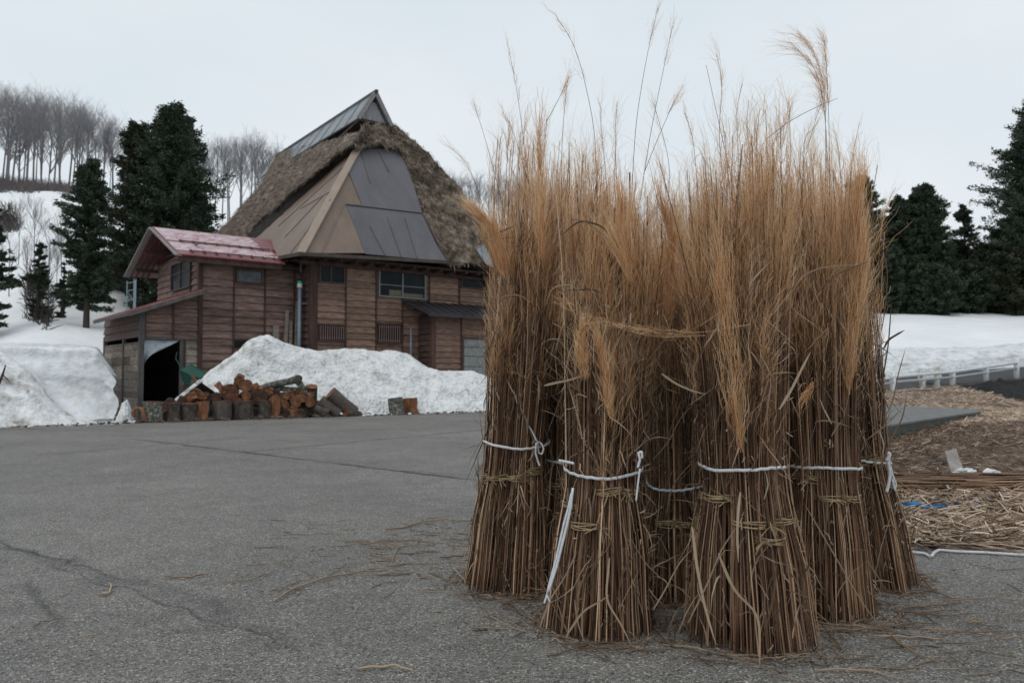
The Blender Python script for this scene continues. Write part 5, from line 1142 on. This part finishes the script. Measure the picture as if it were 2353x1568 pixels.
# traced long stems, plumes and loose blades: parts of the stook they stick out of
def traced(root, pix, D, r_=.0018, plume=None, seed=0, c=.35, n=40, L=(.10, .22), droop=.3, dd=None, width=None, D1=None):
    P = np.array([at(x, y, D+((D1-D)*i/(len(pix)-1) if D1 else 0)) for i, (x, y) in enumerate(pix)]); P = resample(P, 14)
    # gentle spline
    for _ in range(3): P[1:-1] = (P[:-2]+P[1:-1]*2+P[2:])/4
    r = np.random.default_rng(seed+500); A = Acc()
    if width:
        V, F = ribbons(P[None], np.array([width])[:, None]*np.interp(np.linspace(0, 1, 14), [0, .15, .8, 1], [.5, 1, .8, .15])[None], np.tile(unit(np.cross(P[-1]-P[0], [.2, 1, .3]))[None], (1, 1)))
        A.add(V, F, c); tag(A.build('leaf_blade', leaf_m, root)); return
    V, F = tubes_np(P[None], np.linspace(r_, r_*.5, 14)[None], 5); A.add(V, F, c); A.build('long_stem', stalk_m, root)
    if plume:
        s = r.uniform(1-plume, 1, n)*13; i = np.clip(s.astype(int), 0, 12); f = (s-i)[:, None]; T = P[i]*(1-f)+P[i+1]*f; d = unit(P[i+1]-P[i])
        B = Acc(); B.add(*plume_arrays(r, T, d, 3 if n < 19 else 5, L=(L[0]*.6, L[1]*.75), spread=.07, droop=droop, dd=None if dd is None else np.full(n, dd), back=.01, w=.0009, ctip=.95, curl=1.0)); B.build('plume', plume_m, root)
R_ = {k_: v[0] for k_, v in STK.items()}
for i, a in enumerate((
    (1, [(1170, 560), (1150, 450), (1115, 320), (1088, 235)], 4.5, .18, .3), (1, [(1225, 520), (1212, 400), (1190, 220), (1170, 120)], 4.5, .30, .3), (1, [(1235, 500), (1200, 370), (1172, 280), (1155, 258)], 4.5, .2, .3),
    (1, [(1120, 520), (1100, 440), (1070, 370), (1030, 335)], 4.5, .55, .8), (1, [(1215, 480), (1180, 400), (1160, 350), (1168, 325)], 4.5, .3, .8),
    (2, [(1370, 480), (1368, 300), (1335, 150), (1310, 70), (1280, 45)], 3.9, .35, .4), (2, [(1290, 500), (1290, 330), (1298, 230), (1305, 175)], 3.9, .35, .5), (2, [(1255, 280), (1285, 225), (1300, 190)], 3.9, .3, .4),
    (3, [(1450, 460), (1460, 280), (1485, 130), (1510, 20)], 4.1, .22, .1), (3, [(1470, 460), (1495, 300), (1530, 130), (1545, 60)], 4.1, .25, .3), (3, [(1478, 400), (1510, 320), (1545, 240), (1570, 195)], 4.1, .35, .5),
    (4, [(1660, 420), (1650, 300), (1660, 200), (1655, 150), (1645, 125)], 3.8, .45, .6), (4, [(1700, 480), (1695, 330), (1690, 250), (1705, 190)], 3.8, .45, .6), (4, [(1700, 500), (1655, 300), (1622, 150)], 3.8, 0, .1),
    (5, [(1895, 480), (1897, 320), (1895, 200), (1880, 130), (1850, 80), (1832, 75)], 4.0, .45, .6), (5, [(1905, 480), (1905, 310), (1900, 180), (1893, 90)], 4.0, .42, .6), (5, [(1900, 480), (1899, 300), (1885, 180), (1860, 130), (1835, 100), (1822, 110)], 4.0, .5, .6),
    (5, [(1760, 320), (1810, 280), (1870, 248), (1924, 226)], 3.7, 0, .15), (5, [(1790, 560), (1840, 400), (1865, 300), (1885, 240)], 4.0, .4, .6), (6, [(1940, 600), (1950, 450), (1958, 350), (1975, 280)], 4.4, .35, .7),
    (6, [(2015, 640), (2022, 540), (2035, 470), (2058, 430)], 4.5, .45, .8), (6, [(1930, 520), (1930, 400), (1928, 340), (1915, 300)], 4.4, .4, .7), (4, [(1790, 520), (1800, 420), (1760, 340), (1800, 290), (1830, 260), (1815, 245)], 3.8, .4, .6),
    (2, [(1400, 520), (1390, 380), (1380, 290), (1378, 235)], 3.9, .4, .6), (2, [(1425, 520), (1415, 400), (1412, 300), (1418, 235)], 3.9, .4, .6), (3, [(1530, 520), (1540, 380), (1520, 300), (1500, 235)], 4.1, .35, .6),
    (4, [(1610, 520), (1600, 400), (1590, 300), (1572, 260)], 3.8, .3, .6), (4, [(1745, 520), (1742, 400), (1735, 340), (1745, 250)], 3.8, 0, .3), (4, [(1730, 500), (1730, 380), (1712, 300), (1720, 230)], 3.8, .5, .6))):
    traced(R_[a[0]], a[1], a[2], plume=a[3] or None, seed=i, c=a[4]*.6, n=int(7+14*a[3]) if not (a[0] == 5 and a[3] > .41) else 34, droop=.35 if not (a[0] == 5 and a[3] > .41) else .9, dd=None if not (a[0] == 5 and a[3] > .41) else math.pi, L=(.10, .22))
# golden plumes lying against the stooks
def sweep(root, pix, D, wpx, n, seed, L=(.12, .3), c=.35):
    r = np.random.default_rng(seed+900); P = resample(np.array([at(x, y, D) for x, y in pix]), 30); s = r.uniform(0, 28.9, n); i = s.astype(int); f = (s-i)[:, None]
    T = P[i]*(1-f)+P[i+1]*f; d = unit(P[i+1]-P[i]); wd = wpx*D/FPX*np.sin(np.pi*np.clip(s/29, .06, 1)**.8)[:, None]
    T = T+r.normal(0, .5, (n, 3))*wd*np.array([1, .25, .3]); B = Acc(); B.add(*plume_arrays(r, T, d, 4, L=L, spread=.10, droop=.12, back=.02, w=.0015, ctip=.75)); B.build('plume', plume_m, root)
sweep(R_[5], [(1952, 905), (1955, 820), (1965, 700), (1972, 600), (1968, 500), (1975, 430)], 3.93, 17, 230, 1)
sweep(R_[4], [(1700, 1040), (1690, 900), (1672, 760), (1660, 640), (1650, 560)], 3.42, 30, 90, 2)
sweep(R_[2], [(1405, 960), (1392, 880), (1388, 820), (1375, 780)], 3.5, 14, 80, 3, L=(.06, .16))
sweep(R_[2], [(1345, 870), (1338, 820), (1335, 770), (1340, 750)], 3.5, 16, 70, 4, L=(.04, .12))
sweep(R_[2], [(1600, 768), (1480, 758), (1420, 745), (1370, 738)], 3.4, 1.5, 16, 5, L=(.04, .09))
sweep(R_[2], [(1560, 775), (1430, 745), (1340, 715), (1290, 690)], 3.42, 1.5, 16, 6, L=(.04, .09))
sweep(R_[2], [(1450, 640), (1430, 580), (1432, 520), (1428, 470)], 3.55, 24, 90, 7)
sweep(R_[3], [(1530, 760), (1545, 660), (1545, 560), (1525, 480)], 3.9, 26, 150, 8)
sweep(R_[1], [(1160, 640), (1145, 570), (1125, 520), (1095, 490)], 4.3, 26, 200, 9, L=(.1, .2))
sweep(R_[2], [(1245, 600), (1243, 480), (1240, 380), (1240, 300)], 3.9, 12, 70, 10)
sweep(R_[4], [(1870, 880), (1850, 910), (1840, 930)], 3.4, 4, 16, 11, L=(.04, .08))
for i, (k_, pix, D, w_, c) in enumerate((
    (4, [(1790, 940), (1815, 900), (1850, 830), (1862, 808)], 3.3, .012, .9), (2, [(1520, 858), (1550, 880), (1590, 898), (1622, 905)], 3.5, .010, 1.), (4, [(1810, 690), (1840, 630), (1900, 610), (1985, 608)], 3.35, .006, .7),
    (5, [(1880, 668), (1920, 630), (1960, 615), (1995, 600)], 3.6, .009, .2), (1, [(1180, 520), (1130, 540), (1100, 560), (1080, 582)], 4.3, .009, .35), (1, [(1180, 545), (1120, 552), (1085, 580), (1078, 583)], 4.3, .006, .5),
    (6, [(2030, 800), (2040, 780), (2060, 768), (2078, 758)], 4.3, .014, .15), (6, [(2030, 960), (2050, 930), (2060, 870), (2080, 800)], 4.3, .007, .4), (6, [(2020, 1080), (2050, 1000), (2075, 960), (2082, 905)], 4.3, .009, .3),
    (6, [(1990, 1010), (2030, 980), (2060, 950), (2075, 935)], 4.1, .007, .5), (6, [(2025, 760), (2035, 700), (2040, 620), (2020, 540)], 4.3, .006, .2), (6, [(2025, 900), (2030, 850), (2040, 800), (2048, 690)], 4.3, .008, .1),
    (6, [(2045, 1060), (2100, 1010), (2160, 985), (2200, 960)], 4.3, .006, .4), (2, [(1290, 540), (1330, 505), (1390, 520), (1400, 545)], 3.5, .010, .15), (2, [(1310, 530), (1305, 500), (1350, 510), (1410, 560)], 3.5, .007, .6),
    (1, [(1250, 885), (1280, 878), (1310, 872), (1340, 862)], 3.6, .012, .95), (1, [(1140, 700), (1150, 680), (1190, 675), (1230, 700)], 4.2, .007, .8), (2, [(1255, 700), (1265, 660), (1310, 650), (1345, 680)], 3.6, .006, .9),
    (4, [(1650, 1270), (1690, 1370), (1745, 1400), (1745, 1530)], 3.2, .012, .9), (4, [(1590, 1210), (1600, 1300), (1620, 1400), (1645, 1480)], 3.25, .012, 1.), (2, [(1300, 1460), (1340, 1400), (1380, 1380), (1400, 1365)], 3.45, .010, .8),
    (2, [(1400, 1280), (1390, 1380), (1420, 1420), (1450, 1480)], 3.4, .010, .9), (4, [(1700, 1130), (1695, 1180), (1693, 1230), (1696, 1290)], 3.25, .011, 1.), (2, [(1240, 1440), (1260, 1380), (1280, 1350), (1300, 1320)], 3.5, .007, .8),
    (4, [(1580, 1430), (1630, 1330), (1655, 1260), (1700, 1200)], 3.2, .006, .7), (3, [(1500, 1400), (1530, 1350), (1560, 1290), (1590, 1260)], 3.5, .007, .7), (4, [(1790, 1300), (1830, 1360), (1880, 1410), (1930, 1450)], 3.6, .007, .6),
    (5, [(1850, 1160), (1920, 1280), (1990, 1400), (2040, 1460)], 3.75, .006, .8), (3, [(1500, 1055), (1540, 1010), (1560, 960), (1600, 920)], 4.0, .006, .6), (3, [(1530, 1180), (1545, 1110), (1590, 1060), (1610, 1040)], 4.0, .006, .5))):
    traced(R_[k_], pix, D, width=w_, seed=i, c=c)
for pix_, sd3 in (([(1620, 770), (1540, 775), (1470, 770), (1400, 745), (1330, 715)], 61), ([(1720, 745), (1600, 768), (1540, 760), (1450, 742), (1370, 738)], 62)): traced(R_[2], pix_, 3.4, seed=sd3, c=.75, r_=.0016)
# tape ends, knots, hanging strand
def tapepart(k_, name, pix, D, r_, parent=None, flat=None):
    P = resample(np.array([at(x, y, D) for x, y in pix]), 18); mb = MB(); mb.tube(P, r_, 8); return mb.build(name, tape_m, parent or STK[k_][3], smooth=True)
def front(k_, x, y): # depth of the stook's near surface at a pixel column
    root, C0, R, tp, LX, LY = STK[k_]; return C0[1]-R(.8)*.9
tapepart(1, 'tape_bow', [(1232, 1012), (1243, 1018), (1249, 1030), (1245, 1043), (1237, 1040), (1236, 1026), (1234, 1013)], front(1, 0, 0)+.02, .0055)
tapepart(1, 'tape_end', [(1233, 1013), (1222, 990), (1212, 975), (1205, 955)], front(1, 0, 0), .005); tapepart(1, 'tape_end', [(1232, 1016), (1230, 1040), (1236, 1060), (1240, 1070)], front(1, 0, 0), .006)
tapepart(2, 'tape_end', [(1465, 1074), (1470, 1055), (1466, 1040), (1474, 1036), (1475, 1052)], 3.62, .006); tapepart(2, 'tape_end', [(1470, 1076), (1466, 1105), (1461, 1150)], 3.60, .0045)
tapepart(2, 'tape_strand', [(1313, 1132), (1306, 1165), (1296, 1200), (1286, 1245), (1276, 1290), (1262, 1340), (1255, 1372)], 3.50, .0055); tapepart(2, 'tape_strand', [(1316, 1120), (1310, 1170), (1301, 1210), (1291, 1250), (1280, 1295), (1264, 1345), (1257, 1362)], 3.49, .006)
tapepart(2, 'tape_knot', [(1250, 1385), (1256, 1366), (1263, 1382)], 3.49, .0042); tapepart(2, 'tape_end', [(1283, 1057), (1300, 1060), (1318, 1064)], 3.66, .0065)
tapepart(6, 'tape_knot', [(2035, 1058), (2042, 1045), (2037, 1038), (2045, 1042), (2040, 1056), (2047, 1066)], 4.36, .008); tapepart(6, 'tape_end', [(2040, 1060), (2044, 1090), (2041, 1112), (2036, 1130)], 4.36, .009); tapepart(6, 'tape_end', [(2044, 1062), (2050, 1090), (2058, 1110), (2056, 1128), (2050, 1100)], 4.37, .005)
tapepart(4, 'tape_strand', [(1794, 1055), (1796, 1050), (1800, 1056)], 3.6, .005)

# ------------------------------------------------------------------ stalks and scraps on the asphalt
def ground_stalk(pix, w_, c, label, seed, z=.006):
    P = resample(np.array([onz(x, y, z) for x, y in pix]), 16)
    for _ in range(2): P[1:-1] = (P[:-2]+P[1:-1]*2+P[2:])/4
    P[:, 2] += .004+.006*np.abs(np.sin(np.linspace(0, 9, 16)+seed))
    V, F = tubes_np(P[None], (w_*np.interp(np.linspace(0, 1, 16), [0, .1, .8, 1], [.6, 1, .8, .3]))[None]*.5, 5); o = np_mesh('fallen_stalk', V, F, leaf_m, attr=np.full(len(V), c)); tag(o, label, 'dry stalk', 'dry stalks lying on the asphalt')
for i, (pix, w_, c, lab) in enumerate((
    ([(630, 1382), (680, 1350), (760, 1325), (830, 1315), (870, 1303), (885, 1308)], .012, .75, 'longest pale stalk on the open asphalt left of the stooks'),
    ([(378, 1325), (430, 1328), (480, 1318)], .014, .6, 'flat brown blade on the asphalt far left of the stooks'), ([(500, 1337), (560, 1338), (600, 1325), (636, 1311)], .008, .6, 'thin bent stalk just right of the flat brown blade'),
    ([(234, 1362), (244, 1368), (252, 1362), (256, 1345), (250, 1340)], .014, .95, 'small curled pale husk on the left asphalt'), ([(76, 1443), (95, 1430), (155, 1421)], .007, .45, 'hooked thin stalk near the left edge'),
    ([(176, 1466), (222, 1458)], .007, .95, 'short straight yellow straw at lower left'), ([(822, 1537), (880, 1534), (910, 1530), (950, 1545)], .012, .95, 'pale bent blade at the bottom of the picture'),
    ([(885, 1218), (930, 1212), (965, 1200), (1008, 1197)], .014, .7, 'bent blade lying behind the pale stalks left of the leftmost stook'), ([(825, 1251), (880, 1247), (955, 1243)], .010, .6, 'straight stalk lying below the bent blade'),
    ([(900, 1290), (910, 1262), (925, 1254), (990, 1250)], .008, .8, 'kinked stalk shaped like a tick left of the leftmost stook'), ([(790, 1248), (830, 1243), (858, 1246)], .008, .6, 'short stalk at the back of the scattered straw'),
    ([(1010, 1282), (1060, 1278), (1095, 1270)], .013, .5, 'brown stalk reaching the foot of the leftmost stook'), ([(1040, 1305), (1070, 1338), (1090, 1345)], .009, .95, 'pale zigzag stalk touching the base of the leftmost stook'),
    ([(1035, 1196), (1060, 1198), (1100, 1196)], .010, .5, 'reddish stalk behind the leftmost stook base'), ([(1180, 1395), (1155, 1400), (1150, 1392), (1175, 1386), (1240, 1384)], .008, .3, 'dark looped stalk in front of the leftmost stook'),
    ([(1870, 1541), (1960, 1540), (2010, 1545), (2090, 1568)], .008, .85, 'long straw at the bottom right of the largest stook'), ([(2040, 1457), (2080, 1490), (2130, 1515), (2175, 1530)], .011, .6, 'dark slanting stalk on the asphalt at lower right'),
    ([(1850, 1446), (1930, 1450), (2040, 1444)], .012, .45, 'brown stalk bundle lying right of the largest stook'), ([(2060, 1405), (2120, 1412), (2180, 1417)], .014, .25, 'dark stalk lying on the asphalt below the rightmost stook'),
    ([(2075, 1398), (2150, 1392), (2208, 1386)], .012, .4, 'stalk with fuzzy husks just above the dark stalk'), ([(2120, 1408), (2175, 1402)], .010, .5, 'short stalk crossing between the dark stalk and the husky one'),
    ([(2010, 1462), (2090, 1465), (2180, 1470)], .008, .85, 'pale straight straw at right below the fallen stalks'), ([(2115, 1446), (2200, 1450)], .008, .7, 'pair of straight straws at the right, upper one'),
    ([(2200, 1455), (2352, 1452), (2420, 1460)], .006, .4, 'thin grey straw running off the right edge'), ([(2160, 1378), (2215, 1380), (2280, 1374), (2352, 1384)], .007, .6, 'wavy stalk on the asphalt near the right edge'),
    ([(2085, 1328), (2190, 1321)], .006, .8, 'thin pale straw right of the rightmost stook'), ([(1500, 1355), (1560, 1385)], .008, .6, 'stalk in the dark gap between the front stooks'), ([(2220, 1432), (2270, 1430)], .011, .6, 'short thick straw near the right edge'),
    ([(1120, 1448), (1085, 1452)], .010, .05, 'dark scrap of bark on the asphalt left of the front left stook'), ([(660, 1300), (640, 1290), (625, 1288)], .006, .6, 'tiny curled straw above the longest pale stalk'))):
    ground_stalk(pix, w_, c, lab, i)
def scatter(xr, yr, n, L, w_, seed, c0=.2, c1=1.):
    r = np.random.default_rng(seed); P0 = np.array([onz(x, y, .004) for x, y in zip(r.uniform(*xr, n), r.uniform(*yr, n))]); az = np.where(r.random(n) < .6, r.normal(0, .35, n), r.uniform(0, 6.28, n)); d = np.stack([np.cos(az), np.sin(az), 0*az], 1)
    Ln = L[0]+(L[1]-L[0])*r.random(n)**2.5; t = np.linspace(0, 1, 5); b = np.stack([-d[:, 1], d[:, 0], 0*az], 1)*r.normal(0, .3, (n, 1)); P = P0[:, None]+d[:, None]*(Ln[:, None]*t[None])[:, :, None]+b[:, None]*(Ln[:, None]*(t**2)[None])[:, :, None]
    P[:, :, 2] += .004*np.abs(np.sin(t*6)[None]+r.normal(0, .5, (n, 1))); P[:, :, 2] = np.maximum(P[:, :, 2], .004)
    V, F = tubes_np(P, np.ones((n, 5))*r.uniform(.4, 1, (n, 1))*w_*.5*np.array([.7, 1, 1, .8, .3])[None], 3); return V, F, np.repeat(r.uniform(c0, c1, n), 15)
A = Acc()
A.add(*scatter((560, 1110), (1190, 1360), 130, (.02, .26), .007, 1)); A.add(*scatter((850, 1120), (1190, 1330), 120, (.02, .34), .008, 5)); A.add(*scatter((1060, 1300), (1360, 1470), 60, (.02, .25), .006, 9)); A.add(*scatter((0, 1200), (1150, 1568), 60, (.01, .10), .005, 2)); A.add(*scatter((2060, 2500), (1285, 1500), 110, (.02, .28), .006, 3))
A.add(*scatter((1850, 2352), (1400, 1568), 80, (.02, .25), .006, 4)); o = A.build('straw_scraps', leaf_m); tag(o, 'small straw scraps scattered over the asphalt', 'straw scraps', kind='stuff')
A = Acc()
for k_, (root, C0, R, tp, LX, LY) in STK.items():
    if k_ > 7: continue
    r = np.random.default_rng(k_+40); n = 170; th = r.uniform(0, 6.28, n); rr_ = R(0)*r.uniform(.9, 1.5, n); P0 = np.stack([C0[0]+np.cos(th)*rr_, C0[1]+np.sin(th)*rr_, np.full(n, .006)], 1); az = th+r.choice([-1.5, 1.5], n)+r.normal(0, .5, n)
    d = np.stack([np.cos(az), np.sin(az), 0*az], 1); Ln = .03+.25*r.random(n)**2.2; t = np.linspace(0, 1, 5); P = P0[:, None]+d[:, None]*(Ln[:, None]*t[None])[:, :, None]; P[:, :, 2] += .008*np.abs(np.sin(t*5)[None]+r.normal(0, .6, (n, 1)))
    P[:, :, :2] += r.normal(0, .004, (n, 5, 2)); V, F = tubes_np(P, np.ones((n, 5))*r.uniform(.5, 1, (n, 1))*.0032, 3); A.add(V, F, np.repeat(r.uniform(.1, .9, n), 15))
o = A.build('straw_debris', leaf_m); tag(o, 'broken stalks and husks around the feet of the stooks', 'straw debris', kind='stuff')
r = np.random.default_rng(22); mb = MB()
for i in range(420):
    x = r.uniform(-60, 1180)
    if 318 < x < 835: continue
    P = edge_at(x, -abs(r.normal(0, .22))+.25); s_ = r.uniform(.015, .07); P = P+ZZ*s_*.35; mb.tube([P-np.array([s_, 0, 0]), P+np.array([0, s_*.3, s_*.25]), P+np.array([s_, 0, 0])], [s_*.35, s_*.75, s_*.25], 6)
o = mb.build('slush_crumbs', snow_dirty, smooth=True); tag(o, 'crumbs of dirty slush fallen from the snow onto the asphalt edge', 'slush', kind='stuff')
# grit and bark crumbs along the foot of the snow and the woodpile
r = np.random.default_rng(12); mb = MB()
for i in range(500):
    x = r.uniform(-60, 1150); P = edge_at(x, r.normal(.12, .14)); s = r.uniform(.012, .05)*(2 if 290 < x < 850 and r.random() < .2 else 1); P = P+ZZ*s*.4; mb.tube([P-np.array([s, 0, 0]), P+np.array([0, s*.3, s*.2]), P+np.array([s, 0, 0])], [s*.3, s*.7, s*.2], 5)
o = mb.build('grit', brownbank); tag(o, 'dark grit and bark crumbs along the foot of the snow and woodpile', 'grit', kind='stuff')
